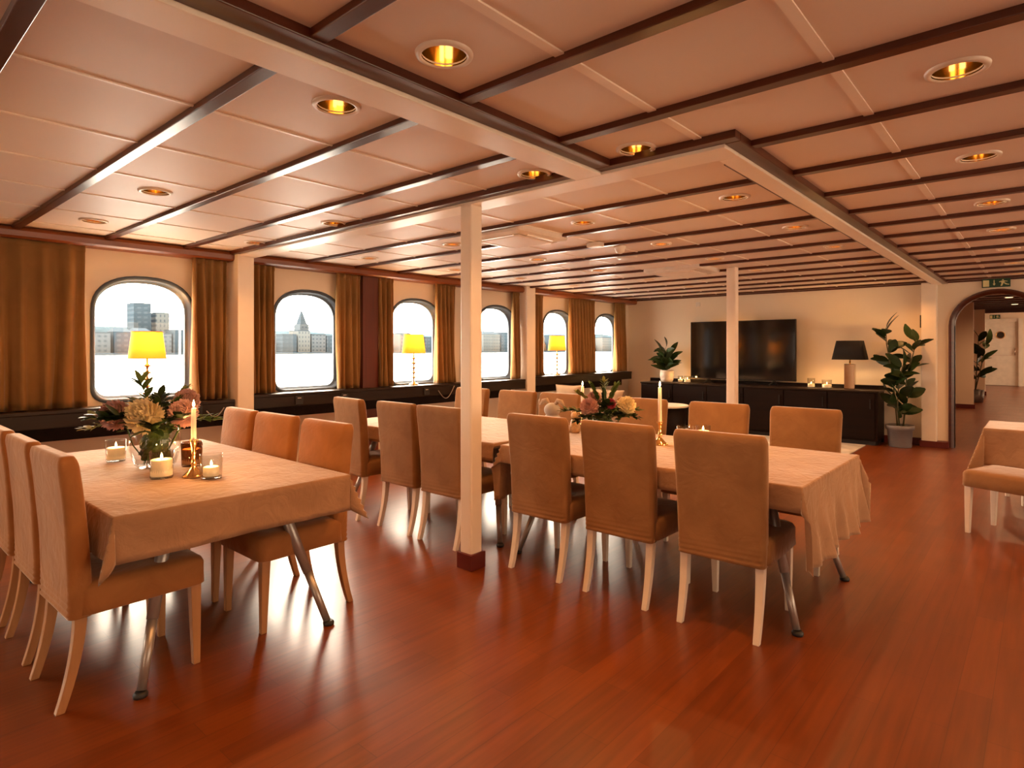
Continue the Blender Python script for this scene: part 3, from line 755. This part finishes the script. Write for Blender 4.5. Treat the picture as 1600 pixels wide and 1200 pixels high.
# ------------------------------------------------------------------ far wall group
t = thing('sideboard', 'long black sideboard along the far wall under the television', 'cabinet', (.68, 9.86, 0))
MB().box(0, 3.76, 0, .44, .06, .755).obj('body', M['black'], t, bevel=.004)
MB().box(-.01, 3.77, -.015, .45, .755, .78).obj('worktop', M['dark'], t, bevel=.004)
MB().box(.03, 3.73, .03, .42, 0, .06).obj('base', M['rubber'], t)
for k in range(6):
    d_ = MB().box(.02+k*.62, .02+k*.62+.60, -.018, 0, .09, .74).obj('door', M['black'], t, bevel=.004)
    MB().box(.02+k*.62+.54, .02+k*.62+.552, -.03, -.018, .52, .66).obj('handle', M['tvf'], d_)
tag(box(.62, 4.43, 10.31, 10.375, .0, .835).obj('back_ledge', M['black'], bevel=.004), 'low black ledge board standing between sideboard and far wall', 'ledge')
t = thing('television', 'large black flat television standing on the sideboard before the far wall', 'television', (2.36, 10.22, .78))
MB().box(-.885, .885, -.015, .03, .075, 1.075).obj('housing', M['tvf'], t, bevel=.006)
MB().box(-.872, .872, -.019, -.014, .09, 1.063).obj('screen', M['tv'], t)
for sx in (-.55, .55):
    MB().tube([(sx-.05, -.13, .008), (sx, 0, .08), (sx+.03, .08, .008)], .009).obj('stand_foot', M['tvf'], t)
t = thing('table_lamp', 'black-shaded lamp with square bronze base on the sideboard beside the big plant', 'lamp', (4.04, 10.08, .78))
L = [rrect(.34*a, .22*a, .04, 4, 0, 0, z) for a, z in ((1.32, .44), (1.0, .72))]
MB().loops(L, False, False).obj('lamp_shade', M['bshade'], t).modifiers.new('solid', 'SOLIDIFY').thickness = .003
MB().box(-.07, .07, -.045, .045, 0, .375).obj('lamp_base', M['chrome'], t, bevel=.006)
MB().lathe([(.012, .375), (.012, .46), (.02, .47), (.02, .5)], 12).obj('socket', M['brass'], t)
MB().sphere((0, 0, .54), .035).obj('bulb', M['bulb'], t)
light('black_lamp_glow', 'POINT', (4.04, 10.08, 1.33), 20, (1, .55, .20), shadow_soft_size=.04)
tag(box(1.49, 1.57, FARY-.02, FARY, 2.14, 2.22).obj('wall_plate', M['white'], bevel=.004), 'small square white plate high on the far wall', 'wall plate')
t = thing('thermostat', 'slim white strip and black switch on the white column left of the arch', 'wall switch', (4.90, 10.33, 1.6))
MB().box(-.02, 0, -.03, .03, .44, .64).obj('strip', M['rim'], t, bevel=.003); MB().box(-.02, 0, -.025, .025, .08, .26).obj('handset', M['tvf'], t, bevel=.003)
def exit_sign(x, y, z, w_, h_, lab, hang=0):
    t = thing('exit_sign', lab, 'sign', (x, y, z))
    MB().box(0, w_, -.012, .012, 0, h_).obj('sign_board', M['signg'], t, bevel=.002)
    def pol(pts, nm):
        L = [[(px*w_, -.0125-dd, pz*h_) for px, pz in pts] for dd in (.002, 0)]
        MB().loops(L, True, True, False).obj(nm, M['signy'], t, recalc=True)
    pol([(.04, .1), (.26, .1), (.26, .85), (.04, .85)], 'door_mark')
    pol([(.42, .85), (.45, .85), (.45, .42), (.49, .42), (.435, .2), (.38, .42), (.42, .42)], 'arrow')
    for pts in ([(.70, .82), (.74, .90), (.78, .82), (.74, .74)], [(.66, .70), (.78, .74), (.82, .62), (.74, .45), (.68, .5)],
                [(.74, .50), (.80, .50), (.88, .36), (.96, .30), (.95, .22), (.84, .28)], [(.70, .50), (.76, .48), (.72, .16), (.66, .10), (.67, .30)],
                [(.60, .62), (.68, .72), (.70, .66), (.62, .54)], [(.78, .74), (.90, .66), (.90, .60), (.80, .64)]):
        pol(pts, 'running_figure')
    if hang:
        for a in (.2, .8): MB().tube([(w_*a, 0, h_), (w_*a, 0, h_+hang)], .005).obj('hanger', M['white'], t)
exit_sign(5.575, FARY-.025, 2.205, .30, .115, 'green exit sign with running figure above the archway')
exit_sign(4.93, 24.3, 2.32, .26, .13, 'small green exit sign hanging before the corridor door', .06)

# plants
def add_leaves(mb, stems, lw, rnd, n, spread=.9, up0=.5, t0=.25, curl=(.05, .35)):
    for k in range(n):
        st = stems[k % len(stems)]; tt = t0+(1-t0)*((k//len(stems))+.5)/(n/len(stems)); tt = min(tt, 1)
        i = min(int(tt*(len(st)-1)), len(st)-2); f = tt*(len(st)-1)-i; p = Vector(st[i]).lerp(Vector(st[i+1]), f)
        a = k*2.4+rnd.uniform(-.3, .3); el = up0+rnd.uniform(-.35, .35)+.5*(tt > .9)
        d_ = Vector((math.cos(a)*math.cos(el), math.sin(a)*math.cos(el), math.sin(el)))
        l_ = lw[0]*rnd.uniform(.8, 1.15)
        roll = Vector((rnd.uniform(-1, 1), rnd.uniform(-1, 1), rnd.uniform(.1, 1)))
        mb.leaf(p+d_*.02, d_, roll, l_, lw[1]*rnd.uniform(.85, 1.1), rnd.uniform(*curl))
def potted(name, lab, loc, potm, pot, stems, leafm, lw, n, seed, r=.012, up0=.5, t0=.25, curl=(.05, .35)):
    t = thing(name, lab, 'plant', loc); rnd = random.Random(seed)
    MB().lathe(pot, 32).obj('pot', potm, t); top = max(z for _, z in pot); rt = pot[-1][0]
    MB().lathe([(rt*.98, top-.05), (rt*.98, top-.02)], 24).obj('soil', M['soil'], t)
    for s_ in stems: MB().tube(s_, [r*(1-.5*i/(len(s_)-1)) for i in range(len(s_))], 8).obj('stem', M['stem'], t)
    mb = MB(); add_leaves(mb, stems, lw, rnd, n, up0=up0, t0=t0, curl=curl); mb.obj('foliage', leafm, t)
    return t
potted('rubber_plant', 'tall dark green rubber plant in a grey pot beside the black sideboard', (4.68, 10.03, 0), M['pot'],
  [(.135, 0), (.14, .01), (.155, .24), (.175, .245), (.18, .30), (.165, .31), (.15, .29)],
  [[(-.03, .0, .28), (-.06, -.02, .7), (-.10, -.03, 1.1), (-.16, -.02, 1.45), (-.17, 0, 1.68)], [(.04, .0, .28), (.07, 0, .65), (.08, -.02, 1.0), (.16, -.03, 1.3), (.20, -.04, 1.5)],
   [(.0, -.03, .28), (-.02, -.06, .6), (-.0, -.08, .95), (.05, -.08, 1.15)]], M['leaf'], (.25, .13), 66, 3, .011, .55, .10)
potted('peace_lily', 'leafy peace lily in an off-white pot on the left end of the sideboard', (1.08, 10.08, .78), M['potw'],
  [(.085, 0), (.10, .01), (.118, .06), (.112, .075), (.12, .09), (.122, .15), (.115, .165), (.122, .18), (.118, .215), (.10, .20)],
  [[(0, 0, .18), (-.05, 0, .32), (-.10, -.02, .52)], [(0, 0, .18), (.04, 0, .32), (.08, 0, .5)], [(0, 0, .18), (.0, -.04, .30), (.02, -.08, .42)], [(0, 0, .18), (-.02, .0, .4), (-.03, 0, .62)]],
  M['leaf'], (.24, .10), 40, 8, .005, .7, .05, (.3, .8))
potted('potted_plant', 'green plant half hidden behind the first corridor wall end', (4.98, 18.2, .1), M['pot'],
  [(.15, 0), (.18, .3), (.17, .28)], [[(0, 0, .3), (.03, 0, .9), (.06, 0, 1.6)], [(0, 0, .3), (.1, 0, .8), (.2, 0, 1.4)]], M['leaf'], (.36, .15), 22, 5, .014, .6, .2)

# coffee table, sofa, rug
tag(box(1.5, 4.30, 6.9, 9.80, 0, .012).obj('rug', M['rug'], bevel=.004), 'pale patterned rug on the floor before the sideboard', 'rug')
t = thing('coffee_table', 'low round table with a pale top before the sideboard', 'table', (1.62, 8.95, .012))
MB().lathe([(.36, .44), (.37, .45), (.37, .465), (.36, .47)], 40).obj('tabletop', M['white'], t)
MB().lathe([(.30, .0), (.32, .02), (.32, .43), (.30, .44)], 32).obj('drum_base', M['black'], t)
t = thing('sofa', 'low pale beige sofa behind the long table, its back to the viewer', 'sofa', (1.30, 7.35, .0125))
def pad(x0, x1, y0, y1, z0, z1, nm, par, mat=None, bv=.05):
    o = box(x0, x1, y0, y1, z0, z1).obj(nm, mat or M['sofa'], par); m = o.modifiers.new('b', 'BEVEL'); m.width = bv; m.segments = 5
    for p in o.data.polygons: p.use_smooth = True
    return o
pad(-.72, .72, -.38, .40, .10, .40, 'base', t, bv=.03); pad(-.72, .72, -.40, -.20, .25, .64, 'backrest', t)
pad(-.74, -.55, -.38, .40, .10, .58, 'armrest', t); pad(.55, .74, -.38, .40, .10, .58, 'armrest', t)
for s_ in (-.27, .27): pad(s_-.27, s_+.27, -.2, .40, .38, .52, 'seat_cushion', t)
for sx in (-.65, .65):
    for sy in (-.33, .33): box(sx-.025, sx+.025, sy-.025, sy+.025, 0, .1).obj('leg', M['legn'], t)
def pillow(x, y, z, w_, h_, rz, rx, lab):
    mb = MB(); n = 14; L = []
    for k in range(n+1):
        v = -1+2*k/n; sc = (1-abs(v)**3.5)**.5 if abs(v) < 1 else .05; hw = w_/2*(.90+.10*v*v)
        L.append([(hw*math.copysign(abs(math.cos(a))**.6, math.cos(a)), .075*max(sc, .05)*math.sin(a)*(1-abs(math.cos(a))**6*.7), v*h_/2*(.88+.12*abs(math.cos(a))**2)) for a in [2*PI*i/28 for i in range(28)]])
    o = mb.loops(L).obj('cushion', M['sofa']); o.location = (x, y, z); o.rotation_euler = (rx, 0, rz)
    tag(o, lab, 'cushion', 'beige cushions on the sofa')
pillow(.92, 7.27, .67, .42, .36, .25, -.15, 'beige cushion leaning on the left end of the sofa')
pillow(1.56, 7.28, .65, .60, .32, -.05, -.2, 'wide beige cushion on the right end of the sofa')

# ------------------------------------------------------------------ candles, votives, flowers
def flame(mb, x, y, z, h=.028, r=.006):
    prof = [(.001, 0), (r*.7, h*.12), (r, h*.3), (r*.75, h*.55), (r*.35, h*.8), (.0006, h)]
    return mb.lathe(prof, 12, (x, y, z))
def votive(x, y, z, lab, g=None, r=.05, h=.115, wh=.06, wr=None, wm=None, lit=True, group='glass votive holders'):
    t = thing('candle_holder', lab, 'candle holder', (x, y, z), 0, group)
    MB().lathe([(r*.92, .002), (r*.93, .010), (r, h), (r-.003, h), (r*.93-.003, .012), (.002, .012)], 32, cap=False).obj('glass_cup', g or M['cglass'], t)
    MB().lathe([(.002, 0), (r*.90, 0), (r*.93, .010), (.002, .011)], 32, cap=False).obj('glass_base', M['cglass'], t)
    c = thing('candle', lab.replace('glass', 'candle').replace('holder', 'wax')+', lit' if False else 'lit candle in '+lab.replace('glass holder ', 'holder '), 'candle', (x, y, z+.013))
    wr = wr or r-.006
    MB().lathe([(wr, 0), (wr, wh-.004), (wr-.004, wh), (wr*.5, wh-.003), (.002, wh-.004)], 28).obj('wax', wm or M['wax'], c)
    MB().tube([(0, 0, wh-.004), (.001, 0, wh+.008)], .001, 6).obj('wick', M['rubber'], c)
    if lit:
        flame(MB(), .001, 0, wh+.004).obj('flame', M['flame'], c)
        light('candle_light', 'POINT', (x, y, z+.013+wh+.028), CANDLE_W, (1, .5, .16), shadow_soft_size=.012)
Z0 = TZ+.006
votive(2.23, 1.10, Z0, 'clear glass holder on the left table, behind the flower vase', r=.052, h=.12, wh=.065)
votive(2.92, 1.105, Z0, 'tall clear glass holder on the left table, before the flower vase', r=.055, h=.135, wh=.08)
votive(2.70, 1.33, Z0, 'smoky amber glass holder on the left table, right behind the vase', M['sglass'], .054, .13, .08, wm=M['waxd'])
votive(3.11, 1.265, Z0, 'small clear glass holder on the left table, rightmost beside the candlestick', r=.053, h=.12, wh=.045, wr=.036)
votive(4.46, 3.68, Z0, 'clear glass holder on the long table between the two right-hand chairs', r=.053, h=.14, wh=.055)
votive(4.43, 4.02, Z0, 'glass holder on the long table glowing behind the rightmost chair back', r=.05, h=.11, wh=.06)
for (x, w_, lab, r, h) in ((1.37, 0, 'left one of two glass holders beside the peace lily', .045, .12), (1.50, 0, 'right one of two glass holders beside the peace lily', .06, .12), (3.52, 0, 'tall glass holder on the sideboard right of the television', .055, .15), (3.74, 0, 'round glass jar holder on the sideboard left of the black lamp', .07, .13)):
    votive(x, 10.02, .781, lab, r=r, h=h, wh=.05, group='glass votive holders on the sideboard')
def candlestick(x, y, lab, clab, h=.18, ch=.17):
    t = thing('candlestick', lab, 'candlestick', (x, y, Z0))
    MB().lathe([(.052, 0), (.053, .004), (.044, .012), (.028, .028), (.015, .045), (.010, .058), (.016, .066), (.010, .074), (.0085, .11), (.012, .12), (.009, .13), (.016, h-.01), (.019, h), (.011, h), (.010, h-.006)], 28).obj('stand', M['brass'], t)
    for k in range(5):
        a = k*2*PI/5; MB().sphere((.019*math.cos(a), .019*math.sin(a), h+.002), .004, 8, 6).obj('petal_knob', M['brass'], t)
    c = thing('taper_candle', clab, 'candle', (x, y, Z0+h-.006))
    MB().lathe([(.013, 0), (.012, ch*.5), (.011, ch-.004), (.005, ch)], 18).obj('wax', M['taper'], c)
    MB().tube([(0, 0, ch-.002), (.001, 0, ch+.008)], .001, 6).obj('wick', M['rubber'], c)
    flame(MB(), 0, 0, ch+.004, .036, .0065).obj('flame', M['flame'], c)
    light('taper_light', 'POINT', (x, y, Z0+h+ch+.025), CANDLE_W, (1, .5, .16), shadow_soft_size=.012)
candlestick(3.00, 1.225, 'brass candlestick on the left table between votive holders', 'lit cream taper candle in the brass candlestick on the left table')
candlestick(4.28, 3.68, 'brass candlestick on the long table right of the flowers', 'lit cream taper candle on the long table right of the flowers', .15, .24)
candlestick(3.45, 3.98, 'brass candlestick on the long table left of the flowers', 'lit cream taper candle on the long table left of the flowers', .13, .22)

def bloom(mb, c, d, r, rings=9, seed=0):
    """ball-shaped dahlia: rings of cupped petals around a core"""
    rnd = random.Random(seed); d = Vector(d).normalized(); c = Vector(c)
    q = d.to_track_quat('Z', 'Y'); mb.sphere(c, r*.72, 12, 8)
    for k in range(rings):
        el = PI/2*(1-.05)-(k/(rings-1))*(PI*.72); n = max(6, int(30*math.cos(el)+4))
        for i in range(n):
            a = 2*PI*(i+.5*(k % 2))/n+rnd.uniform(-.05, .05)
            dr_ = Vector((math.cos(a)*math.cos(el), math.sin(a)*math.cos(el), math.sin(el)))
            up = Vector((0, 0, 1)); tn = (up-dr_*dr_.z)
            tn = tn.normalized() if tn.length > .1 else Vector((1, 0, 0))
            dd = (dr_*.95+tn*.55).normalized()
            mb.leaf(c+q@(dr_*r*.60), q@dd, q@dr_, r*rnd.uniform(.42, .56), r*.27, rnd.uniform(-.35, .05), 3, .4)
def flower(kind, lab, top, base, r, mat, d, seed):
    t = thing(kind, lab, 'flower', base); b = Vector(base); tp = Vector(top)-b
    mb = MB(); bloom(mb, tp, d, r, 9, seed); mb.obj('bloom', mat, t)
    mid = tp*.5+Vector((tp.x*.1, tp.y*.1, 0))
    MB().tube([(0, 0, 0), tuple(mid*.7), tuple(tp-Vector(d).normalized()*r*.6)], .0035, 6).obj('stem', M['leaf2'], t)
def sprig(lab, base, d, ln, n, lw, mat, seed, name='leaf_sprig'):
    t = thing(name, lab, 'foliage', base, 0, None); rnd = random.Random(seed); d = Vector(d).normalized()
    pts = [tuple(d*ln*k/6+Vector((0, 0, .10*ln*math.sin(k/6*PI)-(0.10*ln)*(k/6)**2))) for k in range(7)]
    MB().tube(pts, [.0028*(1-.6*k/6) for k in range(7)], 6).obj('stem', M['stem'], t)
    mb = MB()
    for k in range(n):
        tt = .42+.58*k/(n-1); i = min(int(tt*6), 5); p = Vector(pts[i]).lerp(Vector(pts[i+1]), tt*6-i)
        sd = d.cross(Vector((0, 0, 1))).normalized(); a = (1 if k % 2 else -1)
        dd = (d*.7+sd*a*rnd.uniform(.4, 1)+Vector((0, 0, rnd.uniform(-.2, .6)))).normalized()
        mb.leaf(p, dd, (0, 0, 1), lw[0]*rnd.uniform(.7, 1.2), lw[1]*rnd.uniform(.8, 1.2), rnd.uniform(0, .4), 4)
    mb.leaf(pts[-1], d, (0, 0, 1), lw[0], lw[1], .2, 4)
    mb.obj('leaves', mat, t)
def bouquet(cx, cy, vr, vh, where, blooms, sprigs, seed):
    t = thing('glass_vase', 'round clear glass vase %s' % where, 'vase', (cx, cy, Z0))
    MB().lathe([(vr*.62, 0), (vr*.80, .02), (vr, vh*.45), (vr*.95, vh*.8), (vr*.80, vh), (vr*.77, vh), (vr*.91, vh*.8), (vr*.96, vh*.45), (vr*.76, .024), (.002, .014)], 40).obj('vase_body', M['cglass'], t)
    st = MB(); rnd = random.Random(seed)
    for k in range(26):
        a = rnd.uniform(0, 2*PI); r0 = rnd.uniform(.1, .6)*vr; a2 = a+rnd.uniform(1.5, 3)
        st.tube([(r0*math.cos(a), r0*math.sin(a), .018), (vr*.5*math.cos(a2), vr*.5*math.sin(a2), vh*1.02)], .003, 6)
    for k in range(170):
        a = rnd.uniform(0, 2*PI); z = rnd.uniform(.03, vh*.78); r0 = rnd.uniform(.15, .6)*vr
        st.leaf((r0*math.cos(a), r0*math.sin(a), z), (math.cos(a+1.7), math.sin(a+1.7), rnd.uniform(.2, 1)), (math.cos(a), math.sin(a), .3), vr*.5, vr*.26, .2, 4)
    o = st.obj('bunch_of_stems', M['leaf2']); o.location = (cx, cy, Z0); tag(o, 'tangle of green stems inside the vase %s' % where, 'stems', None, 'stuff')
    t = thing('leaf_bunch', 'dense green foliage packed between the flowers %s' % where, 'foliage', (cx, cy, Z0+vh)); lf = MB(); lf2 = MB()
    for k in range(260):
        a = rnd.uniform(0, 2*PI); el = rnd.uniform(-.25, 1.3); R_ = rnd.uniform(.4, 1)*vr*1.25
        p = Vector((R_*math.cos(a)*math.cos(el), R_*math.sin(a)*math.cos(el), R_*math.sin(el)*.75+.0))
        dd = Vector((math.cos(a+rnd.uniform(-.6, .6)), math.sin(a+rnd.uniform(-.6, .6)), rnd.uniform(-.2, .9)))
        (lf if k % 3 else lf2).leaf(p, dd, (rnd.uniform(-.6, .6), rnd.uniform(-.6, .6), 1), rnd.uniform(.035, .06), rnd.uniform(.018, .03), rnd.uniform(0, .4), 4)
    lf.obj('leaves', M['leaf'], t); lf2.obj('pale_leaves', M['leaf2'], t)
    MB().tube([(0, 0, -vh*.6), (0, 0, vr*.4)], .006, 6).obj('stem', M['stem'], t)
    for i, (dx, dy, z, r, m, lab) in enumerate(blooms):
        d = Vector((dx*1.2+.25, dy-.5, .35))
        flower('dahlia', lab, (cx+dx, cy+dy, Z0+z), (cx+dx*.25, cy+dy*.25, Z0+.03), r, M[m], d, seed+i)
    for i, (dx, dy, dz, ln, n, lw, m, lab) in enumerate(sprigs):
        sprig(lab, (cx+dx*.05, cy+dy*.05, Z0+vh*.85), (dx, dy, dz), ln, n, lw, M[m], seed*10+i)
# camera looks along (-.66,.75): screen right is (+.75,+.66)
def sc(r_, f_): return (.751*r_-.66*f_, .66*r_+.751*f_)
bl = []
for r_, f_, z, rad, m, lab in ((.0, -.10, .285, .088, 'yelf', 'big cream yellow dahlia at the front of the left table bouquet'), (-.185, -.05, .285, .076, 'mauve', 'mauve pink dahlia on the left of the left table bouquet'),
   (.155, -.01, .29, .072, 'pinkf', 'pink dahlia on the right of the left table bouquet'), (.10, .13, .345, .065, 'mauve', 'mauve dahlia at the back of the left table bouquet'), (-.08, .12, .30, .05, 'yelf', 'small cream dahlia hidden at the back of the left table bouquet')):
    bl.append((*sc(r_, f_), z, rad, m, lab))
spg = []
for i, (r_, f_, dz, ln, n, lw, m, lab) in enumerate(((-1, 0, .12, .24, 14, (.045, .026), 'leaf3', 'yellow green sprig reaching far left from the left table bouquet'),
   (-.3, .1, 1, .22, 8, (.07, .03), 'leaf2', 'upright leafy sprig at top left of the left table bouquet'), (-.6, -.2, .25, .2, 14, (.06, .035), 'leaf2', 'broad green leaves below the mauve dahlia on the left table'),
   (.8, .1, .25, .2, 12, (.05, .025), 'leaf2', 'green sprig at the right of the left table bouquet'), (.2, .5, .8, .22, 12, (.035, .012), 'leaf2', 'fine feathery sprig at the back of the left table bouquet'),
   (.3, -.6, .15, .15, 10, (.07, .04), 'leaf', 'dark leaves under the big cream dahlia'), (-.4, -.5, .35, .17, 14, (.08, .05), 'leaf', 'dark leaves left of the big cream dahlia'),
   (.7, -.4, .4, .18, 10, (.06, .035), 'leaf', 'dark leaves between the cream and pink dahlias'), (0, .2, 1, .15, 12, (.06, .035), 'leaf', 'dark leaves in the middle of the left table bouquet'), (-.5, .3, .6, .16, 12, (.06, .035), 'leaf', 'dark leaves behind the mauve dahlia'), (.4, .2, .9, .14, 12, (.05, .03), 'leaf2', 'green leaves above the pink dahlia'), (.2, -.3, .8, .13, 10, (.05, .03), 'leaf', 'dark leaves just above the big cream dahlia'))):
    spg.append((*sc(r_, f_), dz, ln*1.35, int(n*1.5), (lw[0]*1.25, lw[1]*1.25), m, lab))
bouquet(2.58, 1.19, .125, .225, 'on the left table', bl, spg, 11)
bl = []
for r_, f_, z, rad, m, lab in ((-.115, -.05, .23, .062, 'pinkf', 'pink dahlia on the left of the long table bouquet'), (.15, -.02, .235, .064, 'yelf', 'cream yellow dahlia on the right of the long table bouquet'), (.03, -.07, .255, .036, 'magf', 'magenta dahlia in the middle of the long table bouquet'), (-.06, .1, .28, .05, 'pinkf', 'pink dahlia at the back of the long table bouquet')):
    bl.append((*sc(r_, f_), z, rad, m, lab))
spg = []
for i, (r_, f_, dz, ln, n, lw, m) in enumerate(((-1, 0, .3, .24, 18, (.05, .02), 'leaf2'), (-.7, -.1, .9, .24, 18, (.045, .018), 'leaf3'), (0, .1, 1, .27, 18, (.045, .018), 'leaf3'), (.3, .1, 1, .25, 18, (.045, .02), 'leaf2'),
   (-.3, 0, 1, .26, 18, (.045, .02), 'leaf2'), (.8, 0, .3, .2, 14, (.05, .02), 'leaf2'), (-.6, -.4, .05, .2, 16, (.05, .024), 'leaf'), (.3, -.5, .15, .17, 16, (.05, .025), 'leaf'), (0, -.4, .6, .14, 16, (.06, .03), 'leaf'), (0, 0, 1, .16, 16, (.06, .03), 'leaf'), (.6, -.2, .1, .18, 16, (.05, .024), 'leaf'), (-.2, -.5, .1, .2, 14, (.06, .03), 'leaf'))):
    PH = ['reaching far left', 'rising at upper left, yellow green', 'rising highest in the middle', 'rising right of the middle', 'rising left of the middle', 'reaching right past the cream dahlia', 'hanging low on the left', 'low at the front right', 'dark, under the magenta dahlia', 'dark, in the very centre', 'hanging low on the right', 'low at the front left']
    spg.append((*sc(r_, f_), dz, ln*1.05, int(n*1.6), (lw[0]*1.1, lw[1]*1.3), m, 'leafy sprig in the long table bouquet, '+PH[i]))
bouquet(3.86, 3.66, .10, .17, 'on the long table', bl, spg, 23)

# plush and figurines on the long table
t = thing('plush_toy', 'pale furry plush toy peeking over a chair back on the long table', 'toy', (3.30, 3.78, Z0))
mb = MB(); mb.sphere((0, 0, .07), .075, 18, 12, (1, .9, .95)); mb.sphere((0, 0, .16), .062, 18, 12, (1.1, .95, .9)); mb.obj('body', M['rug'], t).modifiers.new('d', 'DISPLACE').strength = 0
for s_ in (-1, 1):
    MB().tube([(s_*.03, .0, .20), (s_*.055, .0, .235), (s_*.09, .0, .225), (s_*.12, -.0, .19)], [.014, .018, .019, .008], 10).obj('ear', M['sofa'], t)
t = thing('ceramic_figurine', 'small mottled amber glazed figurine behind a chair back on the long table', 'figurine', (3.52, 3.78, Z0))
MB().lathe([(.030, 0), (.042, .015), (.045, .05), (.034, .085), (.026, .10)], 20).obj('body', M['ceramic'], t)
mb = MB(); mb.sphere((0, 0, .128), .034, 16, 10)
for s_ in (-1, 1): mb.sphere((s_*.024, 0, .155), .013, 10, 6)
mb.obj('head', M['ceramic'], t)
t = thing('trinket_dish', 'small pale dish with two dark pebbles beside the amber figurine', 'dish', (3.66, 3.84, Z0))
MB().lathe([(.03, 0), (.05, .012), (.055, .022), (.05, .02), (.028, .006)], 24).obj('bowl', M['white'], t)
for q, (a, b) in enumerate(((-.018, .0), (.02, .008))): tag(MB().sphere((3.66+a, 3.84+b, Z0+.018), .011, 12, 8, (1.2, .8, .6)).obj('pebble', M['rubber']), ('left', 'right')[q]+' dark pebble in the small pale dish', 'pebble', 'pebbles in the small dish')

# ------------------------------------------------------------------ outside: water, shore, town
struct(box(-2500, -.8, -2500, 3500, -2.7, -2.5).obj('water', M['water']))
SHX = -420
mb = MB(); pr = []
for k in range(81):
    y = -300+k*25; h = 14+9*abs(noise.noise(Vector((y*.006, 0, 3))))*2+3*noise.noise(Vector((y*.03, 1, 2)))
    pr.append([(SHX-20, y, -3), (SHX-24, y, h*.5), (SHX-60, y, h), (SHX-160, y, h*1.1), (SHX-170, y, -3)])
struct(mb.loops(pr).obj('terrain_hillside', M['hill'], recalc=True))
struct(box(SHX-25, SHX+2, -300, 1700, -3, -1.3).obj('trim_quay', M['roof']))
def building(y, w_, h, fm, lab, roof='hip', dep=14, x=SHX-18):
    t = thing('building', lab, 'building', (x, y, -1.3), 0, 'waterfront buildings across the harbour')
    MB().box(-dep/2, dep/2, -w_/2, w_/2, 0, h).obj('walls', M[fm], t)
    if roof == 'hip': MB().loops([[(-dep/2-.4, -w_/2-.4, h), (dep/2+.4, -w_/2-.4, h), (dep/2+.4, w_/2+.4, h), (-dep/2-.4, w_/2+.4, h)], [(-1.5, -w_*.32, h+3.2), (1.5, -w_*.32, h+3.2), (1.5, w_*.32, h+3.2), (-1.5, w_*.32, h+3.2)]], smooth=False).obj('roof', M['roof'], t, recalc=True)
    else: MB().box(-dep/2, dep/2, -w_/2, w_/2, h, h+.8).obj('roof', M['roof'], t)
    return t
# lines of sight: the shore seen through each window spans these stretches
def yat(px):
    s_ = (px-800)/945; dx = -.660+.7513*s_; dy = .7513+.660*s_; return dy*(SHX-18-6.2)/dx
rb = random.Random(4)
WORDS = ['nearest', 'second', 'third', 'fourth', 'fifth', 'sixth']
OR = ['far left', 'left', 'centre left', 'centre right', 'right', 'far right']
SPAN = [(139, 295), (434, 525), (616, 675), (748, 800), (856, 885), (933, 958)]
for wi, (a, b) in enumerate(SPAN):
    n = (5, 4, 3, 2, 2, 1)[wi]
    for k in range(n):
        p0 = a+(b-a)*k/n; p1 = a+(b-a)*(k+1)/n; y0, y1 = yat(p0), yat(p1)
        if wi == 3 and k == 0: building((y0+y1)/2, (y1-y0)*1.0, 18, 'fac2', 'wide pale palace with hipped roof seen through the fourth window', 'hip'); continue
        h = rb.uniform(11, 16)*(1, 1.1, 1.2, 1.3, 1.4, 1.5)[wi]
        o_ = OR[k] if n > 2 else (('left', 'right')[k] if n == 2 else 'centre')
        building((y0+y1)/2, (y1-y0)*rb.uniform(.8, .98), h, ('fac1', 'fac3', 'fac2')[(k+wi) % 3], 'hazy waterfront building seen through the %s window, %s' % (WORDS[wi], o_), rb.choice(['hip', 'flat']))
# tower block and cream wing behind the nearest window
t = building(yat(235), 10.5, 33, 'fac3', 'tall lattice-fronted tower block above the roofs through the nearest window', 'flat', x=SHX-40)
t = building(yat(267), 8.5, 27, 'fac2', 'cream block right beside the tower through the nearest window', 'flat', x=SHX-40)
t = thing('church', 'church with a pointed spire seen through the second window', 'church', (SHX-45, yat(498), 0))
MB().box(-5, 5, -4, 4, 0, 22).obj('tower', M['fac1'], t); MB().loops([[(-4, -3, 22), (4, -3, 22), (4, 3, 22), (-4, 3, 22)], [(-.2, -.2, 34), (.2, -.2, 34), (.2, .2, 34), (-.2, .2, 34)]], smooth=False).obj('spire', M['roof'], t, recalc=True)
tag(MB().tube([(-60, 24, -2.6), (-60, 24, 7)], [.14, .06], 8).obj('mooring_mast', M['white']), 'thin pale mast standing in the water beyond the nearest window', 'mast')
